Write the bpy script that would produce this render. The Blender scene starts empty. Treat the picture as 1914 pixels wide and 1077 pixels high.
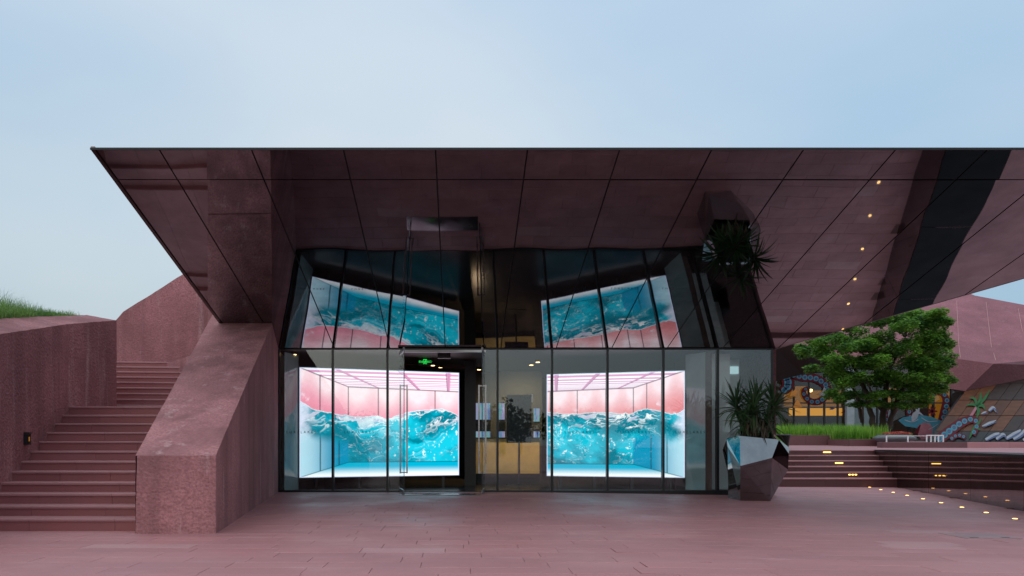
import bpy, math, random
import numpy as np
from mathutils import Vector, Matrix, Euler, noise as mnoise

R = math.radians
random.seed(7)
scene = bpy.context.scene
COL = scene.collection

# ------------------------------------------------------------------ camera
CAM_H = 1.15            # eye height
F = 1318.0              # focal length in photograph pixels (1914 wide)
CX, CY = 860.0, 828.0   # where the optical axis meets the photograph
cam_data = bpy.data.cameras.new("camera")
cam_data.sensor_width = 36.0
cam_data.lens = 36.0 * F / 1914.0
cam_data.shift_x = (957.0 - CX) / 1914.0
cam_data.shift_y = (CY - 538.5) / 1914.0
cam_data.clip_start = 0.1
cam_data.clip_end = 3000.0
cam = bpy.data.objects.new("camera", cam_data)
COL.objects.link(cam)
cam.location = (0, 0, CAM_H)
cam.rotation_euler = (R(90), 0, 0)
scene.camera = cam

# ------------------------------------------------------------------ world, sun, exposure
SUN_AZ = R(200)         # where the set sun glows: behind the camera
SUN_EL = R(26)
world = bpy.data.worlds.new("World")
scene.world = world
world.use_nodes = True
wn = world.node_tree.nodes
wl = world.node_tree.links
wn.clear()
w_out = wn.new("ShaderNodeOutputWorld")
w_bg = wn.new("ShaderNodeBackground")
w_sky = wn.new("ShaderNodeTexSky")
w_sky.sky_type = 'NISHITA'
w_sky.sun_disc = False
w_sky.sun_elevation = SUN_EL
w_sky.sun_rotation = SUN_AZ
w_sky.air_density = 1.0
w_sky.dust_density = 4.0
w_sky.ozone_density = 3.5
# thin dusk cloud: pale at the horizon, bluer above, in broad soft patches, the same all round
w_tc = wn.new("ShaderNodeTexCoord")
w_sep = wn.new("ShaderNodeSeparateXYZ")
wl.new(w_tc.outputs['Generated'], w_sep.inputs[0])
w_el = wn.new("ShaderNodeValToRGB")
w_el.color_ramp.interpolation = 'LINEAR'
el = w_el.color_ramp.elements
for i_, (p_, c_) in enumerate(((0.0, (0.41, 0.46, 0.48, 1)), (0.25, (0.53, 0.61, 0.66, 1)), (0.6, (0.62, 0.70, 0.79, 1)), (1.0, (1.65, 1.70, 1.77, 1)))):
    e_ = el[i_] if i_ < 2 else el.new(p_)
    e_.position = p_
    e_.color = c_
wl.new(w_sep.outputs[2], w_el.inputs[0])
w_map = wn.new("ShaderNodeMapping")
w_map.inputs['Location'].default_value = (-0.254, 1.575, 1.664)
w_map.inputs['Scale'].default_value = (1.0, 1.0, 2.2)
wl.new(w_tc.outputs['Generated'], w_map.inputs[0])
w_noi = wn.new("ShaderNodeTexNoise")
w_noi.inputs['Scale'].default_value = 1.2
w_noi.inputs['Detail'].default_value = 5.0
w_noi.inputs['Roughness'].default_value = 0.4
wl.new(w_map.outputs[0], w_noi.inputs['Vector'])
w_cl = wn.new("ShaderNodeValToRGB")
w_cl.color_ramp.elements[0].position = 0.3
w_cl.color_ramp.elements[0].color = (0.64, 0.80, 0.93, 1)
w_cl.color_ramp.elements[1].position = 0.7
w_cl.color_ramp.elements[1].color = (1.12, 1.08, 1.02, 1)
wl.new(w_noi.outputs['Fac'], w_cl.inputs[0])
w_mul = wn.new("ShaderNodeMix")
w_mul.data_type = 'RGBA'
w_mul.blend_type = 'MULTIPLY'
w_mul.inputs[0].default_value = 1.0
wl.new(w_el.outputs[0], w_mul.inputs[6])
wl.new(w_cl.outputs[0], w_mul.inputs[7])
SKY = 0.03
w_bg2 = wn.new("ShaderNodeBackground")
wl.new(w_mul.outputs[2], w_bg2.inputs[0])
w_bg2.inputs[1].default_value = 1.0
wl.new(w_sky.outputs[0], w_bg.inputs[0])
w_bg.inputs[1].default_value = SKY
w_add = wn.new("ShaderNodeAddShader")
wl.new(w_bg.outputs[0], w_add.inputs[0])
wl.new(w_bg2.outputs[0], w_add.inputs[1])
wl.new(w_add.outputs[0], w_out.inputs[0])

sun_data = bpy.data.lights.new("sun", 'SUN')
sun_data.energy = 0.06
sun_data.angle = R(40)
sun_data.color = (1.0, 0.93, 0.86)
sun = bpy.data.objects.new("sun", sun_data)
COL.objects.link(sun)
sd = Vector((math.sin(SUN_AZ), math.cos(SUN_AZ), math.tan(SUN_EL))).normalized()
sun.rotation_euler = sd.to_track_quat('Z', 'Y').to_euler()

scene.view_settings.view_transform = 'Standard'
scene.view_settings.look = 'None'
scene.view_settings.gamma = 1.0
scene.view_settings.exposure = 0.0
scene.view_settings.use_curve_mapping = False
scene.render.engine = 'CYCLES'
scene.cycles.max_bounces = 10
scene.cycles.diffuse_bounces = 3
scene.cycles.glossy_bounces = 6
scene.cycles.transmission_bounces = 8
scene.cycles.transparent_max_bounces = 20
scene.cycles.sample_clamp_indirect = 6.0
scene.cycles.use_denoising = True


# ------------------------------------------------------------------ helpers
def at(px, py, Y):
    """point at depth Y seen at photograph pixel px, py"""
    return Vector(((px - CX) / F * Y, Y, CAM_H + (CY - py) / F * Y))


def plane3(a, b, c):
    a, b, c = Vector(a), Vector(b), Vector(c)
    n = (b - a).cross(c - a).normalized()
    return a, n


def on_plane(px, py, pl, lift=0.0):
    d = Vector(((px - CX) / F, 1, (CY - py) / F))
    o = Vector((0, 0, CAM_H))
    t = (pl[0] - o).dot(pl[1]) / d.dot(pl[1])
    n = pl[1] if pl[1].dot(d) < 0 else -pl[1]
    return o + d * t + n * lift


def wloc(o):
    v = Vector((0, 0, 0))
    while o is not None:
        v += o.location
        o = o.parent
    return v


class MB:
    def __init__(self):
        self.v, self.f = [], []

    def add(self, verts, faces):
        b = len(self.v)
        self.v += [Vector(p) for p in verts]
        self.f += [tuple(b + i for i in f) for f in faces]
        return self

    def hexa(self, p):
        """8 corners: bottom 0-3 counter-clockwise, top 4-7"""
        return self.add(p, [(3, 2, 1, 0), (4, 5, 6, 7), (0, 1, 5, 4), (1, 2, 6, 5), (2, 3, 7, 6), (3, 0, 4, 7)])

    def box(self, a, b):
        (x0, y0, z0), (x1, y1, z1) = a, b
        return self.hexa([(x0, y0, z0), (x1, y0, z0), (x1, y1, z0), (x0, y1, z0),
                          (x0, y0, z1), (x1, y0, z1), (x1, y1, z1), (x0, y1, z1)])

    def bevbox(self, a, b, e):
        """box with its upper edges chamfered by e"""
        (x0, y0, z0), (x1, y1, z1) = a, b
        v = [(x0, y0, z0), (x1, y0, z0), (x1, y1, z0), (x0, y1, z0),
             (x0, y0, z1 - e), (x1, y0, z1 - e), (x1, y1, z1 - e), (x0, y1, z1 - e),
             (x0 + e, y0 + e, z1), (x1 - e, y0 + e, z1), (x1 - e, y1 - e, z1), (x0 + e, y1 - e, z1)]
        f = [(0, 1, 5, 4), (1, 2, 6, 5), (2, 3, 7, 6), (3, 0, 4, 7),
             (4, 5, 9, 8), (5, 6, 10, 9), (6, 7, 11, 10), (7, 4, 8, 11), (8, 9, 10, 11), (3, 2, 1, 0)]
        return self.add(v, f)

    def slab(self, poly, off):
        """polygon (list of points) thickened by vector off"""
        n = len(poly)
        poly = [Vector(p) for p in poly]
        off = Vector(off)
        v = poly + [p + off for p in poly]
        f = [tuple(range(n)), tuple(range(2 * n - 1, n - 1, -1))]
        for i in range(n):
            j = (i + 1) % n
            f.append((i, n + i, n + j, j))
        return self.add(v, f)

    def bar(self, p, q, w, h=None, up=(0, 0, 1)):
        p, q = Vector(p), Vector(q)
        h = h or w
        d = (q - p).normalized()
        up = Vector(up)
        if abs(d.dot(up)) > 0.98:
            up = Vector((0, 1, 0))
        s = d.cross(up).normalized() * (w / 2)
        u = s.cross(d).normalized() * (h / 2)
        return self.hexa([p - s - u, p + s - u, q + s - u, q - s - u, p - s + u, p + s + u, q + s + u, q - s + u])

    def tube(self, pts, rad, seg=8, cap=True):
        pts = [Vector(p) for p in pts]
        if not hasattr(rad, '__len__'):
            rad = [rad] * len(pts)
        rings = []
        b = len(self.v)
        ref = Vector((0.31, 0.17, 0.93))
        for i, p in enumerate(pts):
            d = (pts[min(i + 1, len(pts) - 1)] - pts[max(i - 1, 0)]).normalized()
            if abs(d.dot(ref)) > 0.97:
                ref = Vector((1, 0, 0))
            s = d.cross(ref).normalized()
            u = s.cross(d)
            for k in range(seg):
                a = 2 * math.pi * k / seg
                self.v.append(p + (s * math.cos(a) + u * math.sin(a)) * rad[i])
        for i in range(len(pts) - 1):
            for k in range(seg):
                k2 = (k + 1) % seg
                self.f.append((b + i * seg + k, b + i * seg + k2, b + (i + 1) * seg + k2, b + (i + 1) * seg + k))
        if cap:
            self.f.append(tuple(b + k for k in range(seg))[::-1])
            self.f.append(tuple(b + (len(pts) - 1) * seg + k for k in range(seg)))
        return self

    def lathe(self, c, prof, seg=24, sx=1.0, sy=1.0):
        b = len(self.v)
        c = Vector(c)
        for r, z in prof:
            for k in range(seg):
                a = 2 * math.pi * k / seg
                self.v.append(c + Vector((r * sx * math.cos(a), r * sy * math.sin(a), z)))
        for i in range(len(prof) - 1):
            for k in range(seg):
                k2 = (k + 1) % seg
                self.f.append((b + i * seg + k, b + i * seg + k2, b + (i + 1) * seg + k2, b + (i + 1) * seg + k))
        self.f.append(tuple(b + k for k in range(seg))[::-1])
        self.f.append(tuple(b + (len(prof) - 1) * seg + k for k in range(seg)))
        return self

    def build(self, name, mat, parent=None, smooth=False, loc=None):
        if parent is not None:
            o0 = wloc(parent)
            loc = Vector((0, 0, 0))
        else:
            loc = Vector(loc) if loc is not None else Vector((0, 0, 0))
            o0 = loc
        me = bpy.data.meshes.new(name)
        me.from_pydata([tuple(p - o0) for p in self.v], [], self.f)
        me.update()
        if smooth:
            me.shade_smooth()
        o = bpy.data.objects.new(name, me)
        COL.objects.link(o)
        o.location = loc
        if mat:
            me.materials.append(mat)
        if parent is not None:
            o.parent = parent
        return o


def tag(o, label=None, cat=None, group=None, kind=None):
    if label:
        o["label"] = label
    if cat:
        o["category"] = cat
    if group:
        o["group"] = group
    if kind:
        o["kind"] = kind
    return o


def thing(name, loc, label, cat, group=None):
    o = bpy.data.objects.new(name, None)
    o.empty_display_size = 0.3
    COL.objects.link(o)
    o.location = loc
    return tag(o, label, cat, group)


def copy_tree(o, parent=None):
    c = o.copy()
    COL.objects.link(c)
    c.parent = parent
    for ch in list(o.children):
        copy_tree(ch, c)
    return c


def s2l(c):
    c = np.asarray(c, dtype=float)
    return np.where(c <= 0.04045, c / 12.92, ((c + 0.055) / 1.055) ** 2.4)


def rgb(r, g, b):
    return tuple(float(x) for x in s2l(np.array([r, g, b]) / 255.0)) + (1,)


# ------------------------------------------------------------------ materials
class NT:
    def __init__(self, name):
        self.m = bpy.data.materials.new(name)
        self.m.use_nodes = True
        self.n = self.m.node_tree.nodes
        self.l = self.m.node_tree.links
        self.n.clear()
        self.out = self.n.new("ShaderNodeOutputMaterial")

    def node(self, t, **kw):
        n = self.n.new(t)
        for k, v in kw.items():
            setattr(n, k, v)
        return n

    def link(self, a, b):
        self.l.new(a, b)

    def pos(self, scale=(1, 1, 1), obj=False):
        mp = self.node("ShaderNodeMapping")
        mp.inputs['Scale'].default_value = scale
        if obj:
            t = self.node("ShaderNodeTexCoord")
            self.link(t.outputs['Object'], mp.inputs[0])
        else:
            g = self.node("ShaderNodeNewGeometry")
            self.link(g.outputs['Position'], mp.inputs[0])
        return mp.outputs[0]

    def noise(self, vec, scale, detail=4, rough=0.55):
        n = self.node("ShaderNodeTexNoise")
        n.inputs['Scale'].default_value = scale
        n.inputs['Detail'].default_value = detail
        n.inputs['Roughness'].default_value = rough
        self.link(vec, n.inputs['Vector'])
        return n.outputs['Fac']

    def ramp(self, fac, stops):
        r = self.node("ShaderNodeValToRGB")
        e = r.color_ramp.elements
        while len(e) < len(stops):
            e.new(0.5)
        for i, (p, c) in enumerate(stops):
            e[i].position = p
            e[i].color = c if hasattr(c, '__len__') else (c, c, c, 1)
        self.link(fac, r.inputs[0])
        return r.outputs[0]

    def mix(self, fac, a, b, blend='MIX'):
        m = self.node("ShaderNodeMix", data_type='RGBA', blend_type=blend)
        for i, x in ((0, fac), (6, a), (7, b)):
            if hasattr(x, 'is_linked') or hasattr(x, 'links'):
                self.link(x, m.inputs[i])
            else:
                m.inputs[i].default_value = x
        return m.outputs[2]

    def math(self, op, a, b=0.0):
        m = self.node("ShaderNodeMath", operation=op)
        for i, x in ((0, a), (1, b)):
            if hasattr(x, 'links'):
                self.link(x, m.inputs[i])
            else:
                m.inputs[i].default_value = x
        return m.outputs[0]

    def bsdf(self, color, rough=0.6, metal=0.0, spec=0.5):
        b = self.node("ShaderNodeBsdfPrincipled")
        for k, x in (('Base Color', color), ('Roughness', rough), ('Metallic', metal), ('Specular IOR Level', spec)):
            if hasattr(x, 'links'):
                self.link(x, b.inputs[k])
            else:
                b.inputs[k].default_value = x
        self.link(b.outputs[0], self.out.inputs[0])
        return b

    def bump(self, b, h, strength, dist):
        n = self.node("ShaderNodeBump")
        n.inputs['Strength'].default_value = strength
        n.inputs['Distance'].default_value = dist
        self.link(h, n.inputs['Height'])
        self.link(n.outputs[0], b.inputs['Normal'])


def mat_plain(name, color, rough=0.5, metal=0.0, spec=0.5, var=0.12):
    t = NT(name)
    c = (color[0], color[1], color[2], 1)
    d = tuple(x * (1 - var * 2) for x in color[:3]) + (1,)
    f = t.noise(t.pos(obj=True), 3.0, 5)
    t.bsdf(t.mix(t.ramp(f, [(0.3, 0.0), (0.7, 1.0)]), d, c), rough, metal, spec)
    return t.m


def mat_emit(name, color, strength):
    t = NT(name)
    e = t.node("ShaderNodeEmission")
    e.inputs[0].default_value = (color[0], color[1], color[2], 1)
    e.inputs[1].default_value = strength
    t.link(e.outputs[0], t.out.inputs[0])
    return t.m


def mat_concrete(name, base, coarse=1.0, stain=0.5, bump=1.0, sc=1.0):
    """rough sprayed red concrete with vertical rain streaks"""
    t = NT(name)
    b = Vector(base)
    p = t.pos()
    blot = t.noise(p, 0.9 * sc, 6, 0.6)
    col = t.mix(t.ramp(blot, [(0.35, 0.0), (0.68, 1.0)]), tuple(b * 0.70) + (1,), tuple(b * 1.16) + (1,))
    big = t.noise(p, 0.38 * sc, 4, 0.6)
    col = t.mix(t.ramp(big, [(0.40, 0.5), (0.56, 0.0)]), col, tuple(b * 0.55) + (1,))
    st = t.noise(t.pos((1.5 * sc, 1.5 * sc, 0.12 * sc)), 1.0, 6, 0.62)
    dark = t.ramp(st, [(0.38, 1.0), (0.52, 0.0)])
    col = t.mix(t.math('MULTIPLY', dark, 0.55 * stain), col, tuple(b * 0.42) + (1,))
    st2 = t.noise(t.pos((2.4 * sc, 2.4 * sc, 0.18 * sc)), 1.7, 5, 0.65)
    pale = t.ramp(st2, [(0.57, 0.0), (0.72, 1.0)])
    col = t.mix(t.math('MULTIPLY', pale, 0.6 * stain), col, (b[0] * 1.25, b[0] * 0.85, b[0] * 0.85, 1))
    fine = t.noise(p, 42 / coarse, 3, 0.65)
    col = t.mix(t.ramp(fine, [(0.35, 0.65), (0.6, 0.0)]), col, tuple(b * 0.5) + (1,))
    bs = t.bsdf(col, 0.88, 0.0, 0.25)
    vo = t.node("ShaderNodeTexVoronoi")
    vo.inputs['Scale'].default_value = 34 / coarse
    t.link(p, vo.inputs['Vector'])
    h = t.math('ADD', t.math('MULTIPLY', fine, 1.0), t.math('MULTIPLY', vo.outputs['Distance'], 0.6))
    h = t.math('ADD', h, t.math('MULTIPLY', t.noise(p, 14 / coarse, 3, 0.6), 0.8))
    t.bump(bs, h, 0.6 * bump, 0.016 * coarse)
    return t.m


def mat_stone(name, base, rough=0.5, rnd='object', spread=0.22, pale=0.04):
    """flamed red granite slab, each slab its own tone"""
    t = NT(name)
    b = Vector(base)
    if rnd == 'object':
        oi = t.node("ShaderNodeObjectInfo")
        r = oi.outputs['Random']
    else:
        g = t.node("ShaderNodeNewGeometry")
        r = g.outputs['Random Per Island']
    p = t.pos()
    blot = t.noise(p, 0.55, 5, 0.6)
    lo, hi = tuple(b * (1 - spread)) + (1,), tuple(b * (1 + spread)) + (1,)
    col = t.mix(r, lo, hi)
    col = t.mix(t.ramp(blot, [(0.36, 0.0), (0.66, 0.55)]), col, (b[0] * 0.78, b[1] * 0.86, b[2] * 0.95, 1))
    odd = t.ramp(r, [(1 - pale - 0.001, 0.0), (1 - pale, 1.0)])
    col = t.mix(t.math('MULTIPLY', odd, 0.35), col, (b[0] * 1.15, b[1] * 1.7, b[2] * 1.7, 1))
    g2 = t.noise(p, 160, 3, 0.7)
    col = t.mix(t.ramp(g2, [(0.35, 0.35), (0.6, 0.0)]), col, tuple(b * 0.55) + (1,))
    w = t.noise(t.pos((0.7, 2.2, 1)), 1.3, 5, 0.6)
    dust = t.ramp(w, [(0.55, 0.0), (0.78, 0.5)])
    col = t.mix(dust, col, (b[0] * 1.05, b[1] * 1.35, b[2] * 1.45, 1))
    gr = t.noise(t.pos((0.5, 0.9, 1)), 0.9, 7, 0.68)
    col = t.mix(t.ramp(gr, [(0.36, 0.28), (0.50, 0.0)]), col, (b[0] * 0.55, b[1] * 0.62, b[2] * 0.7, 1))
    rr = t.ramp(blot, [(0.35, rough - 0.1), (0.65, rough + 0.15)])
    bs = t.bsdf(col, rr, 0.0, 0.45)
    t.bump(bs, t.math('ADD', g2, t.math('MULTIPLY', t.noise(p, 9, 3), 1.5)), 0.25, 0.004)
    return t.m


def mat_mirror(name, color, rough=0.02, wave=0.0, wscale=0.6, metal=1.0):
    t = NT(name)
    p = t.pos()
    sm = t.noise(p, 2.2, 6, 0.65)
    col = t.mix(t.ramp(sm, [(0.35, 0.0), (0.7, 1.0)]), tuple(x * 0.72 for x in color[:3]) + (1,), tuple(color[:3]) + (1,))
    rg = t.ramp(t.noise(p, 1.1, 4), [(0.3, rough * 0.3), (0.75, rough * 2.4)])
    b = t.bsdf(col, rg, metal, 0.5)
    if wave > 0:
        n = t.noise(p, wscale, 1.0, 0.4)
        t.bump(b, n, 1.0, wave)
    return t.m


def mat_glass(name, tint=(0.82, 0.93, 0.93), refl=0.08, edge=1.0, wave=0.004):
    t = NT(name)
    tr = t.node("ShaderNodeBsdfTransparent")
    tr.inputs[0].default_value = tint + (1,)
    gl = t.node("ShaderNodeBsdfGlossy")
    gl.inputs['Roughness'].default_value = 0.0
    gl.inputs[0].default_value = (0.92, 0.97, 1.0, 1)
    lw_ = t.node("ShaderNodeLayerWeight")
    lw_.inputs[0].default_value = 0.5
    f = t.math('ADD', t.math('MULTIPLY', t.math('POWER', lw_.outputs['Facing'], 5.0), edge * (1 - refl)), refl)
    bn = t.node("ShaderNodeBump")
    bn.inputs['Strength'].default_value = 1.0
    bn.inputs['Distance'].default_value = wave
    t.link(t.noise(t.pos(), 0.7, 1.0, 0.4), bn.inputs['Height'])
    t.link(bn.outputs[0], gl.inputs['Normal'])
    mx = t.node("ShaderNodeMixShader")
    t.link(f, mx.inputs[0])
    t.link(tr.outputs[0], mx.inputs[1])
    t.link(gl.outputs[0], mx.inputs[2])
    t.link(mx.outputs[0], t.out.inputs[0])
    return t.m


def mat_leaf(name, lo, hi, rnd='island', rough=0.5, trans=0.35):
    t = NT(name)
    if rnd == 'island':
        g = t.node("ShaderNodeNewGeometry")
        r = g.outputs['Random Per Island']
    else:
        r = t.node("ShaderNodeObjectInfo").outputs['Random']
    n = t.ramp(t.noise(t.pos(), 1.3, 3), [(0.35, 0.0), (0.68, 1.0)])
    f = t.math('ADD', t.math('MULTIPLY', r, 0.45), t.math('MULTIPLY', n, 0.55))
    c = t.mix(t.ramp(f, [(0.15, 0.0), (0.85, 1.0)]), lo + (1,), hi + (1,))
    b = t.node("ShaderNodeBsdfPrincipled")
    t.link(c, b.inputs['Base Color'])
    b.inputs['Roughness'].default_value = rough
    b.inputs['Specular IOR Level'].default_value = 0.35
    tl = t.node("ShaderNodeBsdfTranslucent")
    t.link(c, tl.inputs[0])
    mx = t.node("ShaderNodeMixShader")
    mx.inputs[0].default_value = trans
    t.link(b.outputs[0], mx.inputs[1])
    t.link(tl.outputs[0], mx.inputs[2])
    t.link(mx.outputs[0], t.out.inputs[0])
    return t.m


M = {}
RED = (0.43, 0.188, 0.200)
M['wall'] = mat_concrete('red_concrete', RED, 1.6, 0.95, 1.0)
M['buttress'] = mat_concrete('red_concrete_rough', (0.50, 0.23, 0.238), 1.4, 1.25, 1.0)
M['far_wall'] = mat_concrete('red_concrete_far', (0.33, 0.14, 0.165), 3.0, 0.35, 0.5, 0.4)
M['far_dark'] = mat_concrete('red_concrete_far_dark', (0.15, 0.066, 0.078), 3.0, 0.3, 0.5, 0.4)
M['paver'] = mat_stone('paving_stone', (0.46, 0.210, 0.212), 0.5, 'object', 0.085, 0.018)
M['paver_island'] = mat_stone('paving_stone_field', (0.46, 0.210, 0.212), 0.5, 'island', 0.085, 0.018)
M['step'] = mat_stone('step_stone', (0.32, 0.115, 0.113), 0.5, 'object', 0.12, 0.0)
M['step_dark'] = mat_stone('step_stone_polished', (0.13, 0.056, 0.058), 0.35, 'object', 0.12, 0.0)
M['tread_lit'] = mat_stone('tread_stone_lit', (0.42, 0.195, 0.195), 0.5, 'object', 0.10, 0.0)  # red stone made paler than the risers: skylight put into the colour
M['joint'] = mat_plain('joint_mortar', (0.19, 0.09, 0.09), 0.9)
M['ground'] = mat_stone('ground_stone', (0.39, 0.185, 0.19), 0.6, 'object', 0.0, 0.0)
M['soffit'] = mat_mirror('dark_mirror_panel', (0.33, 0.315, 0.335), 0.018, 0.009, 0.55)
M['trim'] = mat_mirror('dark_bronze_trim', (0.16, 0.13, 0.13), 0.25)
M['black'] = mat_plain('black_joint', (0.008, 0.008, 0.009), 0.6)
M['mullion'] = mat_plain('black_aluminium', (0.012, 0.013, 0.015), 0.35, 0.0, 0.5)
M['glass'] = mat_glass('facade_glass', (0.94, 0.975, 0.975), 0.06, 0.9, 0.003)
M['door_glass'] = mat_glass('door_glass', (0.95, 0.98, 0.98), 0.03, 0.8, 0.0)
M['steel'] = mat_mirror('brushed_steel', (0.40, 0.40, 0.41), 0.28)
M['sill'] = mat_mirror('polished_sill', (0.34, 0.35, 0.37), 0.14)
M['pot'] = mat_mirror('black_mirror_steel', (0.31, 0.32, 0.33), 0.015, 0.0008, 2.5)
M['pot_in'] = mat_plain('pot_inner', (0.02, 0.02, 0.021), 0.5)
M['polished'] = mat_mirror('polished_dark_granite', (0.24, 0.20, 0.205), 0.03, 0.0015, 0.9)
M['coping'] = mat_plain('black_stone_coping', (0.012, 0.010, 0.011), 0.3, 0.0, 0.12, var=0.1)
M['dark'] = mat_plain('dark_interior', (0.016, 0.015, 0.016), 0.55)
M['ceiling'] = mat_plain('interior_ceiling', (0.05, 0.036, 0.034), 0.6)
M['bulkhead'] = mat_plain('bulkhead_paint', (0.16, 0.09, 0.085), 0.6)
M['int_floor'] = mat_plain('interior_floor', (0.035, 0.032, 0.032), 0.2)
M['side_mirror'] = mat_plain('glossy_pale_panel', (0.30, 0.37, 0.37), 0.06, 0.0, 0.8, var=0.06)
M['white_wall'] = mat_plain('white_partition', (0.78, 0.82, 0.82), 0.6, var=0.03)
M['pale_wall'] = mat_plain('pale_teal_wall', (0.42, 0.50, 0.50), 0.5, var=0.04)
M['gold'] = mat_plain('gold_veneer', (0.80, 0.56, 0.22), 0.45)
M['panel_dark'] = mat_mirror('crinkled_dark_metal', (0.03, 0.03, 0.038), 0.3, 0.008, 9.0)
M['warm'] = mat_emit('warm_lamp', (1.0, 0.62, 0.25), 7.0)
M['amber'] = mat_emit('amber_lamp', (1.0, 0.52, 0.16), 6.0)
M['amber_strip'] = mat_emit('amber_strip', (1.0, 0.62, 0.14), 5.0)
M['green_sign'] = mat_emit('green_sign', (0.03, 1.0, 0.12), 1.1)
M['letters'] = mat_plain('glass_lettering', (0.02, 0.03, 0.035), 0.6)
M['leaf'] = mat_leaf('tree_leaf', (0.018, 0.075, 0.02), (0.23, 0.46, 0.06), trans=0.5)
M['grass'] = mat_leaf('grass_blade', (0.08, 0.24, 0.02), (0.28, 0.52, 0.06), trans=0.4)
M['bank_grass'] = mat_leaf('bank_grass_blade', (0.05, 0.15, 0.025), (0.26, 0.42, 0.11), trans=0.45)
M['yucca'] = mat_leaf('yucca_leaf', (0.014, 0.042, 0.016), (0.06, 0.13, 0.045), 'object', 0.4, 0.15)
M['dead'] = mat_leaf('withered_leaf', (0.035, 0.028, 0.018), (0.09, 0.07, 0.045), 'object', 0.7, 0.1)
M['bark'] = mat_plain('bark', (0.07, 0.052, 0.042), 0.9, var=0.25)
M['soil'] = mat_plain('soil', (0.035, 0.045, 0.02), 0.95)
M['far_trees'] = mat_leaf('far_leaf', (0.02, 0.05, 0.018), (0.06, 0.12, 0.035))
M['bowl'] = mat_plain('grey_cast_stone', (0.12, 0.13, 0.14), 0.5)
M['flower'] = mat_leaf('red_flower', (0.25, 0.03, 0.03), (0.55, 0.12, 0.09))
M['white'] = mat_plain('white_paint', (0.75, 0.75, 0.76), 0.5, var=0.03)
M['planter'] = mat_stone('planter_stone', (0.16, 0.066, 0.070), 0.5, 'object', 0.1, 0.0)


# ------------------------------------------------------------------ ground and paving
def gz(x):
    """the paving falls gently towards the polished wall on the right"""
    if x < 2.0:
        return 0.0
    if x < 6.5:
        return -0.07 * (x - 2.0) / 4.5
    return -0.07 - 0.03 * min((x - 6.5) / 6.4, 1.0)


g = MB()
bed = MB()
for mb, z, xs, y0, y1 in ((g, -0.03, (-400, 2.0, 6.5, 12.9, 400), -300, 500), (bed, -0.016, (-7.6, 2.0, 6.5, 12.7), 3, 20.4)):
    for xa, xb in zip(xs[:-1], xs[1:]):
        mb.add([(xa, y0, z + gz(xa)), (xb, y0, z + gz(xb)), (xb, y1, z + gz(xb)), (xa, y1, z + gz(xa))], [(0, 1, 2, 3)])
ground = tag(g.build('ground', M['ground']), kind='structure')
plaza = tag(bed.build('pavement', M['joint']), kind='structure')

PW, PD, GAP = 0.9, 0.3, 0.004


def paver_mesh(w):
    b = MB()
    b.bevbox((-w / 2, -PD / 2 + GAP / 2, -0.03), (w / 2, PD / 2 - GAP / 2, 0), 0.003)
    me = bpy.data.meshes.new('paving_stone')
    me.from_pydata([tuple(p) for p in b.v], [], b.f)
    me.materials.append(M['paver'])
    return me


paver_lib = {}
rest = MB()
count = 0
rp = random.Random(3)
Y = 5.75
row = 0
while Y < 20.3:
    x = -7.5 - rp.random() * 0.9
    while x < 12.6:
        w = rp.choice([0.6, 0.9, 0.9, 0.9, 1.2])
        xc = x + w / 2
        x += w
        vis = abs(xc / Y + 0.0) < 1.0 and (xc + w / 2) / Y > -0.66 and (xc - w / 2) / Y < 0.81
        if xc > 12.5 - 0.293 * (20.6 - Y) + 0.3:
            continue
        dz = rp.uniform(-0.0015, 0.0015)
        if vis and Y > 6.0 and count < 300:
            if w not in paver_lib:
                paver_lib[w] = paver_mesh(w - GAP)
            o = bpy.data.objects.new('paving_stone', paver_lib[w])
            COL.objects.link(o)
            o.parent = plaza
            o.location = (xc, Y, dz + gz(xc))
            o.rotation_euler = (rp.uniform(-.002, .002), rp.uniform(-.0012, .0012) + (0.01556 if 2.0 < xc < 6.5 else 0.0047 if xc >= 6.5 else 0), 0)
            count += 1
        else:
            n0 = len(rest.v)
            rest.bevbox((xc - w / 2 + GAP / 2, Y - PD / 2 + GAP / 2, -0.03), (xc + w / 2 - GAP / 2, Y + PD / 2 - GAP / 2, dz), 0.003)
            for q in rest.v[n0:]:
                q.z += gz(q.x)
    Y += PD
    row += 1
tag(rest.build('paving_stone_field', M['paver_island'], plaza), kind='stuff')

# ------------------------------------------------------------------ canopy plane
GY = 16.5               # facade glass
SLOPE = 0.2929
ZT = 3.35               # soffit height at the glass
FY = 9.92               # front edge


def sz(y):
    return ZT + SLOPE * (GY - y)


# rough concrete surfaces: subdivided and jittered
def rough_quad(mb, a, b, c, d, n, m, amp, seed=0.0):
    """quad a-b-c-d (a bottom left, b bottom right, c top right, d top left) as jittered grid"""
    a, b, c, d = map(Vector, (a, b, c, d))
    nn = (b - a).cross(d - a).normalized()
    base = len(mb.v)
    for j in range(m + 1):
        for i in range(n + 1):
            u, v = i / n, j / m
            p = (a * (1 - u) + b * u) * (1 - v) + (d * (1 - u) + c * u) * v
            k = mnoise.noise(p * 3.1 + Vector((seed, 0, 0))) * 0.6 + mnoise.noise(p * 9.0) * 0.4
            e = Vector((mnoise.noise(p * 7 + Vector((9, 0, 0))), mnoise.noise(p * 7 + Vector((0, 9, 0))), mnoise.noise(p * 7 + Vector((0, 0, 9)))))
            mb.v.append(p + nn * k * amp * 0.3 + e * amp)
    for j in range(m):
        for i in range(n):
            q = base + j * (n + 1) + i
            mb.f.append((q, q + 1, q + n + 2, q + n + 1))


# ------------------------------------------------------------------ buttress
def bx_r(y):
    return -3.09 - 0.1537 * (y - 8.92)


def bx_l(y):
    return -4.107 - 0.2117 * (y - 8.92)


def bz(y):
    return 0.99 + 0.44 * (y - 8.92)


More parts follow.
